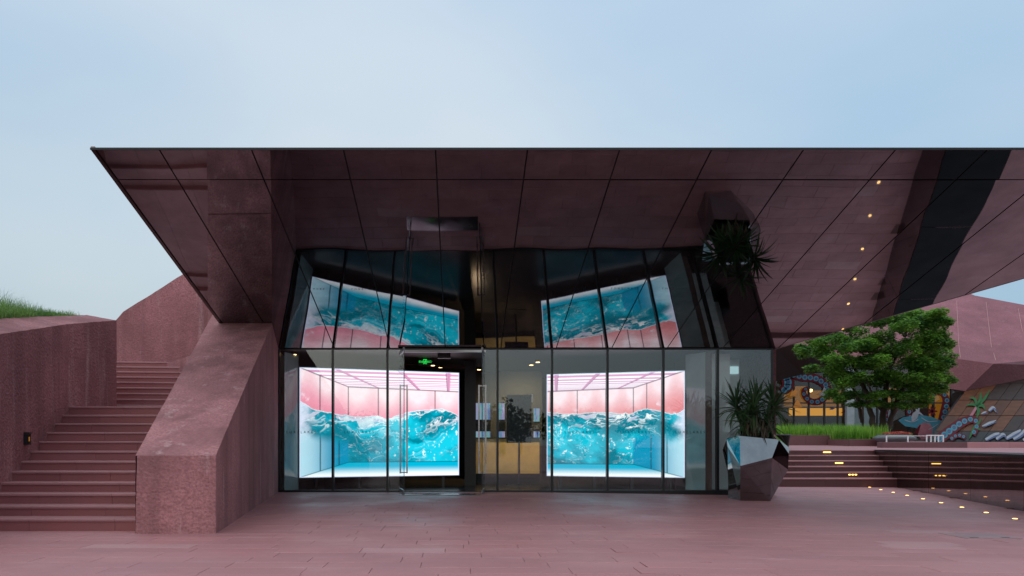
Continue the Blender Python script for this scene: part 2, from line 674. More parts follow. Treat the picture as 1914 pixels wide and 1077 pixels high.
bt = MB()
Y0, Y1 = 8.92, 18.4
rough_quad(bt, (bx_l(Y0), Y0, -0.02), (bx_r(Y0), Y0, -0.02), (bx_r(Y0), Y0, bz(Y0)), (bx_l(Y0) + 0.02, Y0, bz(Y0)), 28, 28, 0.004)
ys = [8.92, 10.46, 10.50, 13.05, 13.09, 18.4]
for i in range(5):
    a, b = ys[i], ys[i + 1]
    o1 = (0.0, -0.045, -0.012, -0.06, -0.024)[i]
    n = max(2, int((b - a) / 0.05))
    rough_quad(bt, (bx_l(a), a, bz(a) + o1), (bx_r(a), a, bz(a) + o1), (bx_r(b), b, bz(b) + o1), (bx_l(b), b, bz(b) + o1), 24, n, 0.004)
    if i:
        po = (0.0, 0.0, -0.045, -0.012, -0.06)[i]
        rough_quad(bt, (bx_l(a), a, bz(a) + o1), (bx_r(a), a, bz(a) + o1), (bx_r(a), a, bz(a) + po), (bx_l(a), a, bz(a) + po), 24, 1, 0.005)
    # side faces of this lift
    rough_quad(bt, (bx_r(a), a, -0.02), (bx_r(b), b, -0.02), (bx_r(b), b, bz(b) + o1), (bx_r(a), a, bz(a) + o1), n, 40, 0.004)
    rough_quad(bt, (bx_l(b), b, -0.02), (bx_l(a), a, -0.02), (bx_l(a), a, bz(a) + o1), (bx_l(b), b, bz(b) + o1), n, 30, 0.006)
tag(bt.build('buttress', M['buttress'], smooth=True),
    'sloping red concrete buttress rising from the plaza to the underside of the canopy', 'buttress')

# ------------------------------------------------------------------ lower stair flight
def wall_x(y):          # inner face of the retaining wall on the left
    return -4.40 - 0.223 * y if y <= 13.26 else -7.357 + (y - 13.26) * 0.0955


ST_Y, ST_T = 9.19, 0.37
SZ = [0.0]
for k_, yp in enumerate((970, 946, 923, 902, 881, 862, 843, 825, 808, 791.5, 775.5, 760)):
    SZ.append(CAM_H - (yp - CY) / F * (ST_Y + ST_T * k_))
stairs = thing('staircase', (-5.4, ST_Y, 0), 'long flight of red stone steps between the grassy wall and the sloping buttress', 'stairs')
rs = random.Random(11)


def stair_row(parent, x0, x1, y0, y1, z0, z1, skew=0.0, mat=None, wmin=0.75, wmax=1.15):
    """one step cut into slabs, y offset grows with x by skew; riser stands on the step below"""
    x = x0
    while x < x1 - 0.05:
        w = rs.uniform(wmin, wmax)
        if x1 - (x + w) < 0.35:
            w = x1 - x
        a, b = x + 0.002, x + w - 0.002
        ya, yb = (a - x0) * skew, (b - x0) * skew
        j = rs.uniform(-0.002, 0.002)
        e = 0.012
        mt = mat or (M['step'], M['tread_lit'])  # darker risers, paler treads: light and shade put into the colours
        th = 0.032
        m = MB()
        m.hexa([(a, y0 + ya + j, z0), (b, y0 + yb + j, z0), (b, y1 + yb, z0), (a, y1 + ya, z0),
                (a, y0 + ya + j, z1 - th - .002), (b, y0 + yb + j, z1 - th - .002), (b, y1 + yb, z1 - th - .002), (a, y1 + ya, z1 - th - .002)])
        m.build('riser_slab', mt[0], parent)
        f0, e = -0.016 + j, 0.007
        m = MB()
        m.add([(a, y0 + ya + f0, z1 - th), (b, y0 + yb + f0, z1 - th), (b, y1 + yb, z1 - th), (a, y1 + ya, z1 - th),
               (a, y0 + ya + f0, z1 - e), (b, y0 + yb + f0, z1 - e),
               (a, y0 + ya + f0 + e, z1), (b, y0 + yb + f0 + e, z1), (b, y1 + yb, z1), (a, y1 + ya, z1)],
              [(3, 2, 1, 0), (0, 1, 5, 4), (4, 5, 7, 6), (6, 7, 8, 9), (2, 3, 9, 8), (3, 0, 4, 6, 9), (1, 2, 8, 7, 5)])
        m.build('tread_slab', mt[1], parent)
        x += w


for k in range(1, 13):
    y0 = ST_Y + (k - 1) * ST_T
    y1 = y0 + ST_T + 0.03 if k < 12 else y0 + 3.0
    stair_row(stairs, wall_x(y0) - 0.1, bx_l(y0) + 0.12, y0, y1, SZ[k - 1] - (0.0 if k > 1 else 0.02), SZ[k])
core = MB()
for k in range(1, 13):
    y0 = ST_Y + (k - 1) * ST_T + 0.1
    core.box((wall_x(y0) - 0.2, y0, -0.02), (bx_l(y0) + 0.15, y0 + ST_T, SZ[k] - 0.04))
core.build('core', M['joint'], stairs)

# upper flight
UP_Y, UP_R, UP_T = 15.49, 0.15, 0.28
Z12 = SZ[12]
upper = thing('staircase', (-8.0, UP_Y, Z12), 'upper flight of dark red steps turning out of sight behind the wall end', 'stairs')
ends = []
for k in range(1, 10):      # each step runs up to the flank wall on its right
    x = -8.5
    while x < -5.0:
        yf = 17.8 - (x + 7.495) * 0.6 if x < -6.33 else 17.1 - (x + 6.33) * 1.59
        if UP_Y + (k - 1) * UP_T - 0.35 + (x + 11.5) * 0.085 > yf:
            break
        x += 0.02
    ends.append(x + 0.12)
for k in range(1, 10):
    y0 = UP_Y + (k - 1) * UP_T - 0.35
    stair_row(upper, -11.5, ends[k - 1], y0, y0 + UP_T + 0.05 if k < 9 else y0 + 2.5, Z12 + (k - 1) * UP_R, Z12 + k * UP_R, skew=0.085)
ucore = MB()
for k in range(1, 10):
    y0 = UP_Y + (k - 1) * UP_T - 0.35
    a, b = -11.5, ends[k - 1] - 0.4
    ya, yb = y0 + 0.1, y0 + 0.1 + (b - a) * 0.085
    t_ = 0.6
    ucore.hexa([(a, ya, 0.5), (b, yb, 0.5), (b, yb + t_, 0.5), (a, ya + t_, 0.5),
                (a, ya, Z12 + k * UP_R - 0.05), (b, yb, Z12 + k * UP_R - 0.05), (b, yb + t_, Z12 + k * UP_R - 0.05), (a, ya + t_, Z12 + k * UP_R - 0.05)])
ucore.build('core', M['joint'], upper)

# ------------------------------------------------------------------ retaining wall on the left with grass
WY0, WY1, WYM = 6.0, 14.8, 13.26


def wtop(y):
    return 2.72 + (y - 10.2) * 0.218


lw = MB()
n = 90
for wa, wb, nn in ((WY0, WYM, 110), (WYM, WY1, 26)):
    rough_quad(lw, (wall_x(wa), wa, -0.02), (wall_x(wb), wb, -0.02), (wall_x(wb), wb, wtop(wb)), (wall_x(wa), wa, wtop(wa)), nn, 50, 0.006)
    ra, rb_ = 0.27 + (wa - WY0) / (WY1 - WY0) * -0.16, 0.27 + (wb - WY0) / (WY1 - WY0) * -0.16
    rough_quad(lw, (wall_x(wa), wa, wtop(wa)), (wall_x(wb), wb, wtop(wb)), (wall_x(wb) - 0.62, wb, wtop(wb) + rb_), (wall_x(wa) - 0.62, wa, wtop(wa) + ra), nn, 8, 0.006)
# end face, turning away to the left
rough_quad(lw, (wall_x(WY1), WY1, -0.02), (wall_x(WY1) - 3.2, WY1 + 0.25, -0.02), (wall_x(WY1) - 3.2, WY1 + 0.25, wtop(WY1)), (wall_x(WY1), WY1, wtop(WY1)), 30, 40, 0.006)
tag(lw.build('retaining_wall', M['wall'], smooth=True),
    'streaked red concrete wall with grass on top, beside the steps', 'wall')

def bank_z(y, dx):
    return wtop(min(y, 14.8)) + 0.27 - 0.16 * (y - WY0) / (WY1 - WY0) + (dx - 0.62) * 0.10


bank = MB()
ny, nd = 31, 8
for j in range(ny + 1):
    y = WY0 + (15.0 - WY0) * j / ny
    for k in range(nd + 1):
        dx = 0.58 + 3.6 * k / nd
        bank.v.append(Vector((wall_x(y) - dx, y, bank_z(y, dx) - 0.015)))
for j in range(ny):
    for k in range(nd):
        q = j * (nd + 1) + k
        bank.f.append((q, q + 1, q + nd + 2, q + nd + 1))
tag(bank.build('earth_bank', M['soil']), kind='structure')


def blades(mb, base, length, az, lean, w, seg=4, droop=0.9, rng=random):
    base = Vector(base)
    d = Vector((math.cos(az), math.sin(az), 0))
    s = Vector((-d.y, d.x, 0))
    b0 = len(mb.v)
    for i in range(seg + 1):
        t = i / seg
        p = base + Vector((0, 0, 1)) * length * (t - 0.45 * droop * lean * t * t) + d * length * lean * t * t
        ww = w * (1 - t) ** 0.7
        if i == seg:
            mb.v.append(p)
        else:
            mb.v += [p - s * ww / 2, p + s * ww / 2]
    for i in range(seg - 1):
        q = b0 + 2 * i
        mb.f.append((q, q + 1, q + 3, q + 2))
    q = b0 + 2 * (seg - 1)
    mb.f.append((q, q + 1, q + 2))


rg = random.Random(5)
gm = MB()
for i in range(9000):
    y = rg.uniform(8.2, 14.6)
    dx = rg.uniform(0.6, 3.2) if rg.random() < 0.45 else rg.uniform(0.6, 1.15)
    z = bank_z(y, dx)
    tall = 1.0 if y < 12.4 else max(0.25, 1.0 - (y - 12.4) * 0.36)
    clump = 0.75 + 0.5 * mnoise.noise(Vector((dx * 2.2, y * 1.6, 3)))
    blades(gm, (wall_x(y) - dx, y, z - 0.04), rg.uniform(0.28, 0.78) * tall * clump, rg.uniform(0, 6.28), rg.uniform(0.2, 1.15), rg.uniform(0.004, 0.011))
tag(gm.build('grass', M['bank_grass']), 'wispy green grass growing behind the left concrete wall', 'grass', kind='stuff')

# ------------------------------------------------------------------ curved wall behind
plan = [(-11.5, 18.7, 3.2), (-10.2, 18.5, 3.7), (-9.3, 18.25, 4.0), (-8.85, 18.1, 4.28), (-8.63, 18.05, 4.5), (-8.3, 17.98, 4.68), (-7.9, 17.9, 4.88),
        (-7.1, 17.7, 5.30), (-6.4, 17.55, 5.62), (-5.4, 17.4, 6.0), (-4.6, 17.3, 6.2), (-4.45, 21.0, 6.2)]
plan = [(x * 1.03, y * 1.03, CAM_H + (z - CAM_H) * 1.03) for x, y, z in plan]
cw = MB()
for i in range(len(plan) - 1):
    (xa, ya, za), (xb, yb, zb) = plan[i], plan[i + 1]
    L = math.hypot(xb - xa, yb - ya)
    rough_quad(cw, (xa, ya, 0.5), (xb, yb, 0.5), (xb, yb, zb), (xa, ya, za), max(2, int(L / 0.09)), 46, 0.007)
    rough_quad(cw, (xa, ya, za), (xb, yb, zb), (xb, yb + 0.5, zb + 0.02), (xa, ya + 0.5, za + 0.02), max(2, int(L / 0.09)), 3, 0.006)
tag(cw.build('curved_wall', M['wall'], smooth=True), 'tall curved red concrete wall rising behind the upper steps', 'wall')

fl = MB()
A, B = at(305, 681, 17.8), at(372, 660, 17.1)
A0, B0 = Vector((A.x, A.y, 1.3)), Vector((B.x, B.y, 1.3))
rough_quad(fl, A0, B0, B, A, 20, 30, 0.006)
C2 = Vector((bx_l(15.2) + 0.3, 15.2, 1.3))
C3 = Vector((bx_l(15.2) + 0.3, 15.2, 3.4))
rough_quad(fl, B0, C2, C3, B, 20, 30, 0.006)
rough_quad(fl, A, B, B + Vector((0.3, 1.2, 0)), A + Vector((0.3, 0.8, 0)), 12, 4, 0.006)
tag(fl.build('flank_wall', M['buttress'], smooth=True), 'low red concrete flank wall at the right end of the upper steps', 'wall')

# wall lamp on the retaining wall
ly = 11.15
lx = wall_x(ly)
lamp = thing('wall_lamp', (lx, ly, 1.13), 'small dark box lamp glowing amber on the left concrete wall', 'lamp')
ax = Vector((-0.223, 1, 0)).normalized()
nx = Vector((1, 0.223, 0)).normalized()
c = Vector((lx, ly, 1.22))


def obox(mb, c, ax, nx, w, d, h, d0=-0.02):
    p = [c + ax * a + nx * b + Vector((0, 0, z)) for z in (-h / 2, h / 2) for a, b in ((-w / 2, d), (-w / 2, d0), (w / 2, d0), (w / 2, d))]
    return mb.hexa(p)


hb = MB()
obox(hb, c + Vector((0, 0, 0.085)), ax, nx, 0.10, 0.085, 0.025)
obox(hb, c + Vector((0, 0, -0.085)), ax, nx, 0.10, 0.075, 0.03)
obox(hb, c - ax * 0.042, ax, nx, 0.015, 0.075, 0.14)
obox(hb, c + ax * 0.042, ax, nx, 0.015, 0.075, 0.14)
obox(hb, c, ax, nx, 0.07, 0.012, 0.14)
hb.build('housing', M['mullion'], lamp)
lb = MB()
obox(lb, c + Vector((0, 0, -0.01)), ax, nx, 0.066, 0.055, 0.07, 0.015)
lb.build('lens', mat_emit('lamp_lens', (1.0, 0.42, 0.06), 1.3), lamp)

# ------------------------------------------------------------------ pavilion
pav = thing('pavilion', (1.3, GY, 0), 'glass fronted red pavilion under a dark mirrored wedge canopy', 'building')


def clip(poly, a, b, c):
    """keep the part of 2D poly where a*x+b*y<=c"""
    out = []
    for i in range(len(poly)):
        p, q = poly[i], poly[(i + 1) % len(poly)]
        dp, dq = a * p[0] + b * p[1] - c, a * q[0] + b * q[1] - c
        if dp <= 0:
            out.append(p)
        if dp * dq < 0:
            t = dp / (dp - dq)
            out.append((p[0] + (q[0] - p[0]) * t, p[1] + (q[1] - p[1]) * t))
    return out


E1, E2 = (7.36, 16.56), (14.35, 9.92)       # diagonal rear edge of the canopy on the right
ea, eb = (E2[1] - E1[1]), -(E2[0] - E1[0])
ec = ea * E1[0] + eb * E1[1]
if ea * 0 + eb * 12 > ec:
    ea, eb, ec = -ea, -eb, -ec
XL = -5.2
joints = [XL + 0.075] + [-0.346 + 1.295 * k for k in range(-3, 13)]
JY = 10.557
g2 = 0.011
rq = random.Random(21)
for i in range(len(joints) - 1):
    for (ya, yb) in ((FY + 0.012, JY), (JY, GY)):
        x0, x1 = joints[i] + (g2 if i else 0.012), joints[i + 1] - g2
        y0, y1 = ya + (g2 if ya == JY else 0.0), yb - (g2 if yb == JY else 0.02)
        if x1 <= -4.1 and yb == GY:
            y1 = 15.6
        poly = clip([(x0, y0), (x1, y0), (x1, y1), (x0, y1)], ea, eb, ec)
        if len(poly) < 3:
            continue
        mx, my = (x0 + x1) / 2, (y0 + y1) / 2
        tx, ty, tz = rq.uniform(-.003, .003), rq.uniform(-.0012, .0012), rq.uniform(-.0005, .0005)
        pts = [Vector((x, y, sz(y) + tx * (x - mx) + ty * (y - my) + tz)) for x, y in poly]
        m = MB()
        m.slab(pts, (0, 0.003, 0.012))
        m.build('soffit_panel', M['soffit'], pav)
# edge trim strip pieces along the left border
tx0, tx1 = XL, XL + 0.058
yy = [FY, 10.6, 11.9, 13.1, 14.1, 15.0, 15.6]
for a, b in zip(yy[:-1], yy[1:]):
    m = MB()
    m.slab([(tx0, a + 0.008, sz(a + .008)), (tx1, a + 0.008, sz(a + .008)), (tx1, b - 0.008, sz(b - .008)), (tx0, b - 0.008, sz(b - .008))], (0, 0, 0.05))
    m.build('edge_trim', M['trim'], pav)
# backing above the joints, closed wedge
bk = MB()
pol = clip([(XL + 0.01, FY + 0.02), (16, FY + 0.02), (16, GY + 0.05), (XL + 0.01, GY + 0.05)], ea, eb, ec)
bk.slab([(x, y, sz(y) + 0.02) for x, y in pol], (0, 0, 0.006))
bk.build('soffit_backing', M['black'], pav)
fa = MB()
fa.box((XL - 0.004, FY - 0.006, sz(FY) - 0.004), (E2[0], FY + 0.008, sz(FY) + 0.026))
fa.build('fascia', M['black'], pav)
RZ = sz(FY) + 0.0
rf = MB()
rf.slab([(XL, FY + 0.3, RZ - 0.02), (E2[0] - 0.3, FY + 0.3, RZ - 0.02), (E1[0], E1[1], RZ - 0.02), (7.36, 26, RZ - 0.02), (-4.6, 26, RZ - 0.02), (XL, 18, RZ - 0.02)], (0, 0, 0.02))
rf.build('roof', M['mullion'], pav)
sd_ = MB()
sd_.slab([(XL, FY, sz(FY)), (XL, 15.6, sz(15.6) + 0.02), (XL, 15.6, RZ), (XL, FY, RZ)], (0.003, 0, 0))
sd_.slab([(E2[0], E2[1], sz(E2[1])), (E2[0], E2[1], RZ), (E1[0], E1[1], RZ), (E1[0], E1[1], sz(E1[1]))], (-0.02, -0.02, 0))
sd_.build('canopy_side', M['trim'], pav)

# walls, floor, ceiling of the pavilion
m = MB()
m.box((-4.62, 23.8, 0), (7.36, 24.0, RZ - 0.03))
m.build('rear_wall', M['dark'], pav)
m = MB()
m.box((7.3, GY + 0.06, 0), (7.42, 23.8, RZ - 0.03))
m.build('right_wall', M['far_dark'], pav)
m = MB()
m.slab([(bx_r(GY) - 0.02, GY + 0.02, 0), (-4.6, 19.0, 0), (-4.6, 23.8, 0), (-4.7, 23.8, 0), (-4.75, 19.0, 0), (bx_r(GY) - 0.12, GY + 0.02, 0)], (0, 0, RZ - 0.03))
m.build('left_wall', M['pale_wall'], pav)
m = MB()
m.box((-4.7, GY + 0.03, -0.02), (7.3, 23.8, 0.015))
m.build('floor', M['int_floor'], pav)
m = MB()
m.box((-4.6, GY + 0.08, ZT - 0.01), (7.3, 23.8, ZT + 0.05))
m.build('ceiling', M['ceiling'], pav)
m = MB()
m.hexa([at(540, 663, 19.0), at(880, 692, 20.0), at(880, 692, 20.1), at(540, 663, 19.1),
        at(540, 640, 19.0), at(880, 674, 20.0), at(880, 674, 20.1), at(540, 640, 19.1)])
m.build('bulkhead', M['bulkhead'], pav)
# tinted glossy side partitions that mirror the screens
for (xa, ya, xb, yb) in ((-3.925, 17.13, -4.137, 16.61), (5.475, 17.12, 5.78, 16.62)):
    m = MB()
    m.slab([(xa, ya, 0.02), (xb, yb, 0.02), (xb, yb, ZT - 0.06), (xa, ya, ZT - 0.06)], (0, 0.03, 0))
    m.build('side_mirror', M['side_mirror'], pav)
m = MB()
m.box((5.8, 16.75, 0.016), (5.98, 19.0, ZT - 0.015))
m.build('side_partition', M['bulkhead'], pav)
m = MB()
m.box((0.12, 18.75, 0.016), (0.42, 18.85, ZT - 0.015))
m.build('side_partition', M['dark'], pav)
m = MB()
m.box((6.08, 17.3, 0.016), (6.62, 17.42, ZT - 0.015))
m.box((6.5, 18.4, 0.016), (7.29, 18.5, ZT - 0.015))
m.build('white_partition', M['white_wall'], pav)
m = MB()
m.box((6.66, 18.36, 2.95), (7.25, 18.395, 3.14))
m.build('clerestory_light', mat_emit('clerestory_glow', (0.65, 0.95, 1.0), 0.55), pav)

# glazing: panes and mullions
MX = [bx_r(GY) + 0.02, -2.98, -1.70, -1.41, 0.565, 0.876, 2.153, 3.45, 4.756, 6.03, 7.30]
DOOR = (3, 4)
for i in range(len(MX) - 1):
    if i == 3:
        continue
    a, b = MX[i] + 0.006, MX[i + 1] - 0.006
    m = MB()
    m.box((a, GY, 0.045), (b, GY + 0.012, ZT - 0.02))
    m.build('pane', M['glass'], pav)
for i, x in enumerate(MX):
    if i in DOOR:
        continue
    w = 0.026 if i not in (0, len(MX) - 1) else 0.02
    m = MB()
    m.box((x - w, GY - 0.02, 0.0), (x + w, GY + 0.10, ZT - 0.012))
    m.build('mullion', M['mullion'], pav)
m = MB()
m.box((MX[0], GY - 0.03, -0.01), (MX[3], GY + 0.07, 0.045))
m.box((MX[4], GY - 0.03, -0.09), (MX[-1] + 0.02, GY + 0.07, 0.045))
m.build('bottom_rail', M['mullion'], pav)
m = MB()
m.box((MX[0], GY - 0.025, ZT - 0.022), (MX[-1] + 0.02, GY + 0.08, ZT + 0.004))
m.build('top_rail', M['mullion'], pav)

# lettering on the glass
text_cache = {}


def text_mesh(s, size, spacing=1.0):
    key = (s, size, spacing)
    if key in text_cache:
        return text_cache[key]
    cu = bpy.data.curves.new('text', 'FONT')
    cu.body = s
    cu.size = size
    cu.space_character = spacing
    cu.align_x = 'CENTER'
    cu.align_y = 'CENTER'
    cu.extrude = 0.0008
    cu.resolution_u = 3
    o = bpy.data.objects.new('text', cu)
    COL.objects.link(o)
    dg = bpy.context.evaluated_depsgraph_get()
    me = bpy.data.meshes.new_from_object(o.evaluated_get(dg))
    bpy.data.objects.remove(o)
    text_cache[key] = me
    return me


me = text_mesh("LUXELAKES", 0.085, 1.75)
me.materials.clear()
me.materials.append(M['letters'])
for px in (563, 671, 1083, 1187, 1290):
    o = bpy.data.objects.new('lettering', me)
    COL.objects.link(o)
    o.parent = pav
    p = Vector(((px - CX) / F * GY, GY - 0.004, 1.40)) - wloc(pav)
    o.location = p
    o.rotation_euler = (R(90), 0, 0)

# doors: two glass leaves standing open outwards
header = MB()
header.box((MX[3] - 0.04, GY - 0.05, ZT - 0.085), (MX[4] + 0.04, GY + 0.05, ZT - 0.03))
header.build('door_header', M['steel'], pav)
sl = MB()
sl.hexa([(-1.34, 15.42, 0.001), (0.44, 15.42, 0.001), (0.46, 15.88, 0.001), (-1.36, 15.88, 0.001),
         (-1.34, 15.42, 0.012), (0.44, 15.42, 0.012), (0.46, 15.88, 0.012), (-1.36, 15.88, 0.012)])
sl.build('door_sill', M['sill'], pav)
for hx, fx, in ((MX[3], -1.235), (MX[4], 0.495)):
    hy, fy = GY - 0.03, 15.62
    h = Vector((hx, hy, 0.02))
    f = Vector((fx, fy, 0.02))
    d = (f - h).normalized()
    s = d.cross(Vector((0, 0, 1))).normalized()
    m = MB()
    m.slab([h + d * 0.02, f, f + Vector((0, 0, ZT - 0.1)), h + d * 0.02 + Vector((0, 0, ZT - 0.1))], s * 0.012)
    leaf = m.build('door_leaf', M['door_glass'], pav)
    m = MB()
    m.bar(f + Vector((0, 0, 0)) + s * 0.006, f + Vector((0, 0, ZT - 0.1)) + s * 0.006, 0.016, 0.016)
    m.build('edge_strip', M['mullion'], leaf)
    m = MB()
    m.bar(h + d * 0.03 + s * 0.006 + Vector((0, 0, 0.04)), f - d * 0.01 + s * 0.006 + Vector((0, 0, 0.04)), 0.03, 0.08)
    m.bar(h + d * 0.03 + s * 0.006 + Vector((0, 0, ZT - 0.14)), f - d * 0.01 + s * 0.006 + Vector((0, 0, ZT - 0.14)), 0.03, 0.08)
    m.build('patch_rail', M['steel'], leaf)
    for side in (-1, 1):
        q = f - d * 0.07 + s * (0.006 + side * 0.075)
        m = MB()
        m.bar(q + Vector((0, 0, 0.45)), q + Vector((0, 0, 2.42)), 0.032, 0.032)
        for z in (0.47, 2.40):
            m.bar(f - d * 0.07 + s * 0.006 + Vector((0, 0, z)), q + Vector((0, 0, z)), 0.022, 0.022)
        m.build('handle', M['steel'], leaf)

# ------------------------------------------------------------------ LED screens
def fbm(x, y, seed, octaves=5, gain=0.5):
    out = np.zeros_like(x)
    amp, tot = 1.0, 0.0
    for o in range(octaves):
        rngn = np.random.RandomState(seed + o * 17)
        tab = rngn.rand(64, 64)
        xi, yi = np.floor(x).astype(int), np.floor(y).astype(int)
        xf, yf = x - xi, y - yi
        u, v = xf * xf * (3 - 2 * xf), yf * yf * (3 - 2 * yf)
        g_ = lambda a, b: tab[a % 64, b % 64]
        val = (g_(xi, yi) * (1 - u) + g_(xi + 1, yi) * u) * (1 - v) + (g_(xi, yi + 1) * (1 - u) + g_(xi + 1, yi + 1) * u) * v
        out += amp * val
        tot += amp
        amp *= gain
        x, y = x * 2.03 + 5.2, y * 2.03 + 1.3
    return out / tot


def ss(a, b, x):
    t = np.clip((x - a) / (b - a), 0, 1)
    return t * t * (3 - 2 * t)


def lerp(a, b, t):
    return a * (1 - t[..., None]) + b * t[..., None]


def display_colors(U, V, kind):
    """a pink lit room half filled with tossing teal water; U is measured from the room's side wall"""
    asp = 1.5 if kind == 'a' else 1.26
    cor = 0.29 if kind == 'a' else 0.36            # where side wall meets back wall
    ctop, cbot = (0.835, 0.135) if kind == 'a' else (0.85, 0.12)
    # beyond the corner the ceiling edge falls gently
    vt = np.where(U < cor, 1.0 + (ctop - 1.0) * U / cor, ctop - 0.03 * (U - cor))
    vb = np.where(U < cor, cbot * U / cor, cbot)
    sd_n = 3 if kind == 'a' else 31
    n1 = fbm(U * 5 * asp, V * 5, sd_n)
    n2 = fbm(U * 14 * asp, V * 14, sd_n + 3)
    n3 = fbm(U * 40 * asp, V * 40, sd_n + 5)
    pink = s2l(np.array([240, 146, 168]) / 255.)
    pink_hi = s2l(np.array([255, 226, 232]) / 255.)
    if kind == 'b':
        pink = s2l(np.array([232, 138, 142]) / 255.)
    white = np.array([1.0, 1.0, 1.0])
    one = np.ones(U.shape + (3,))
    # walls: glow falls from the ceiling in scallops
    lamp_ = 0.5 + 0.5 * np.cos(U * 2 * math.pi * 5.3 + 1.0)
    t = ss(0.40, 0.0, (vt - V)) * (0.72 + 0.28 * lamp_)
    C = lerp(one * pink, one * pink_hi, np.clip(t * t * 1.5, 0, 1))
    C *= (0.93 + 0.14 * n3)[..., None]
    seams = [0.12, cor, 0.475, 0.66, 0.84] if kind == 'a' else [0.15, 0.265, cor, 0.56, 0.77, 0.975]
    for s_ in seams:
        C = lerp(C, one * np.array([0.06, 0.05, 0.07]), np.clip(1.2 - np.abs(U - s_) / 0.0045, 0, 1) * 0.9)
    # ceiling: rows of white tubes between mauve beams
    ceil = V > vt
    frac = np.clip((V - vt) / np.maximum(1.0 - vt, 0.01), 0, 1)
    depth = 1.0 / (0.22 + 0.78 * np.clip((V - (ctop - 0.03)) / (1.03 - ctop), 0, 1))
    fr = (depth * 4.4 + 0.2) % 1.0
    stripe = ss(0.36, 0.46, fr) * ss(0.98, 0.88, fr)
    mauve = s2l(np.array([222, 152, 194]) / 255.)
    Cc = lerp(one * mauve, white * one, stripe)
    hp = np.clip((V - (ctop - 0.03)) / (1.03 - ctop), 0, 1)
    for bx_ in (0.52, 0.75, 0.93):
        pos_ = bx_ - hp * (0.93 - bx_) * 0.75
        wb = 0.007 + 0.010 * hp
        Cc = lerp(Cc, one * mauve * 0.85, np.clip(1.4 - np.abs(U - pos_) / wb, 0, 1))
        Cc = lerp(Cc, one * np.array([0.12, 0.06, 0.12]), np.clip(1.2 - np.abs(U - pos_ + wb) / 0.004, 0, 1) * 0.7)
    C = np.where(ceil[..., None], Cc, C)
    C = lerp(C, one * np.array([0.10, 0.06, 0.10]), np.clip(1.4 - np.abs(V - vt) / 0.006, 0, 1) * 0.8)
    # water surface
    if kind == 'a':
        ku = [0, .03, .07, .15, .25, .33, .42, .47, .52, .56, .62, .70, .77, .83, .89, .95, 1.0]
        kv = [.70, .68, .63, .60, .58, .56, .56, .565, .54, .545, .59, .615, .635, .635, .64, .61, .58]
    else:
        ku = [0, .05, .10, .16, .22, .28, .36, .44, .50, .56, .64, .72, .80, .88, .95, 1.0]
        kv = [.64, .60, .59, .625, .645, .64, .615, .605, .615, .625, .625, .612, .61, .615, .622, .63]
    surf = np.interp(U, ku, kv) + (fbm(U * 16, U * 0 + 2.2, sd_n + 9) - 0.5) * 0.035 + (n2 - 0.5) * 0.02
    depthw = surf - V
    wat = depthw > 0
    # flow-warped coordinates for the water body
    wx = U * asp * 3.4 + (n1 - 0.5) * 1.4
    wy = V * 7 + (n1 - 0.5) * 1.6 - 0.3 * np.sin(U * 7)
    b1 = fbm(wx, wy, sd_n + 40, 6, 0.55)
    r1 = 1 - np.abs(fbm(wx * 1.6, wy * 2.2, sd_n + 60, 3, 0.5) * 2 - 1)
    r2 = 1 - np.abs(fbm(wx * 3.1 + 4, wy * 4.2, sd_n + 80, 3, 0.5) * 2 - 1)
    deep = s2l(np.array([0, 122, 142]) / 255.)
    teal = s2l(np.array([0, 158, 182]) / 255.)
    cyan = s2l(np.array([20, 198, 222]) / 255.)
    W = lerp(one * deep, one * teal, ss(0.30, 0.58, b1))
    glow = np.exp(-((U - 0.78) / 0.22) ** 2 - ((V - 0.33) / 0.2) ** 2)
    W = lerp(W, one * cyan, np.clip(ss(0.5, 0.72, b1) * 0.75 + glow * 0.55 * ss(.35, .6, b1), 0, 1))
    near = ss(0.30, 0.02, depthw)
    brk = ss(0.42, 0.62, fbm(wx * 2.3 + 3, wy * 2.3, sd_n + 120, 4, 0.55))
    foam = np.clip((ss(0.88, 0.97, r1) * (0.06 + 0.7 * near) + ss(0.92, 0.98, r2) * (0.28 + 0.45 * near)) * brk, 0, 1)
    patch = ss(0.52, 0.58, fbm(wx * 1.3 + 7, wy * 2.6, sd_n + 99, 5, 0.55)) * ss(0.19, 0.03, depthw) * ss(0.0, 0.02, depthw)
    foamcol = lerp(one * s2l(np.array([226, 205, 230]) / 255.), white * one, ss(0.3, 0.7, n2))
    W = lerp(W, foamcol, np.clip(patch * 0.7, 0, 1))
    W = lerp(W, white * one, foam * 0.95)
    spark = ss(0.68, 0.76, n3) * ss(0.10, 0.22, V) * ss(0.40, 0.6, b1)
    W = lerp(W, white * one, spark * 0.8)
    W = lerp(W, white * one, ss(0.012, 0.002, depthw) * 0.75)
    # side wall under water, pale at the outer edge
    swall = (U < cor) & (V < surf - 0.20 - 0.06 * n1) & (V > vb)
    sw = lerp(one * s2l(np.array([190, 226, 240]) / 255.), one * s2l(np.array([0, 142, 182]) / 255.), ss(0.0, 0.24, U))
    for s_ in (0.122, 0.235):
        sw = lerp(sw, one * np.array([0.01, 0.06, 0.09]), np.clip(1.2 - np.abs(U - s_ - 0.004 * (n1 - .5)) / 0.0055, 0, 1) * 0.9)
    blend = ss(0.0, 0.10, surf - 0.20 - V) * (U < cor) * (V > vb)
    W = lerp(W, sw, blend * 0.9)
    # outer edge foam column
    col_f = ss(0.085, 0.0, U + (n2 - 0.5) * 0.09) * ss(0.30, 0.5, V) * ss(-0.02, 0.03, depthw + 0.02)
    W = lerp(W, one * s2l(np.array([226, 228, 246]) / 255.), np.clip(col_f, 0, 1) * 0.9)
    # floor: bright towards the viewer
    flo = V < vb
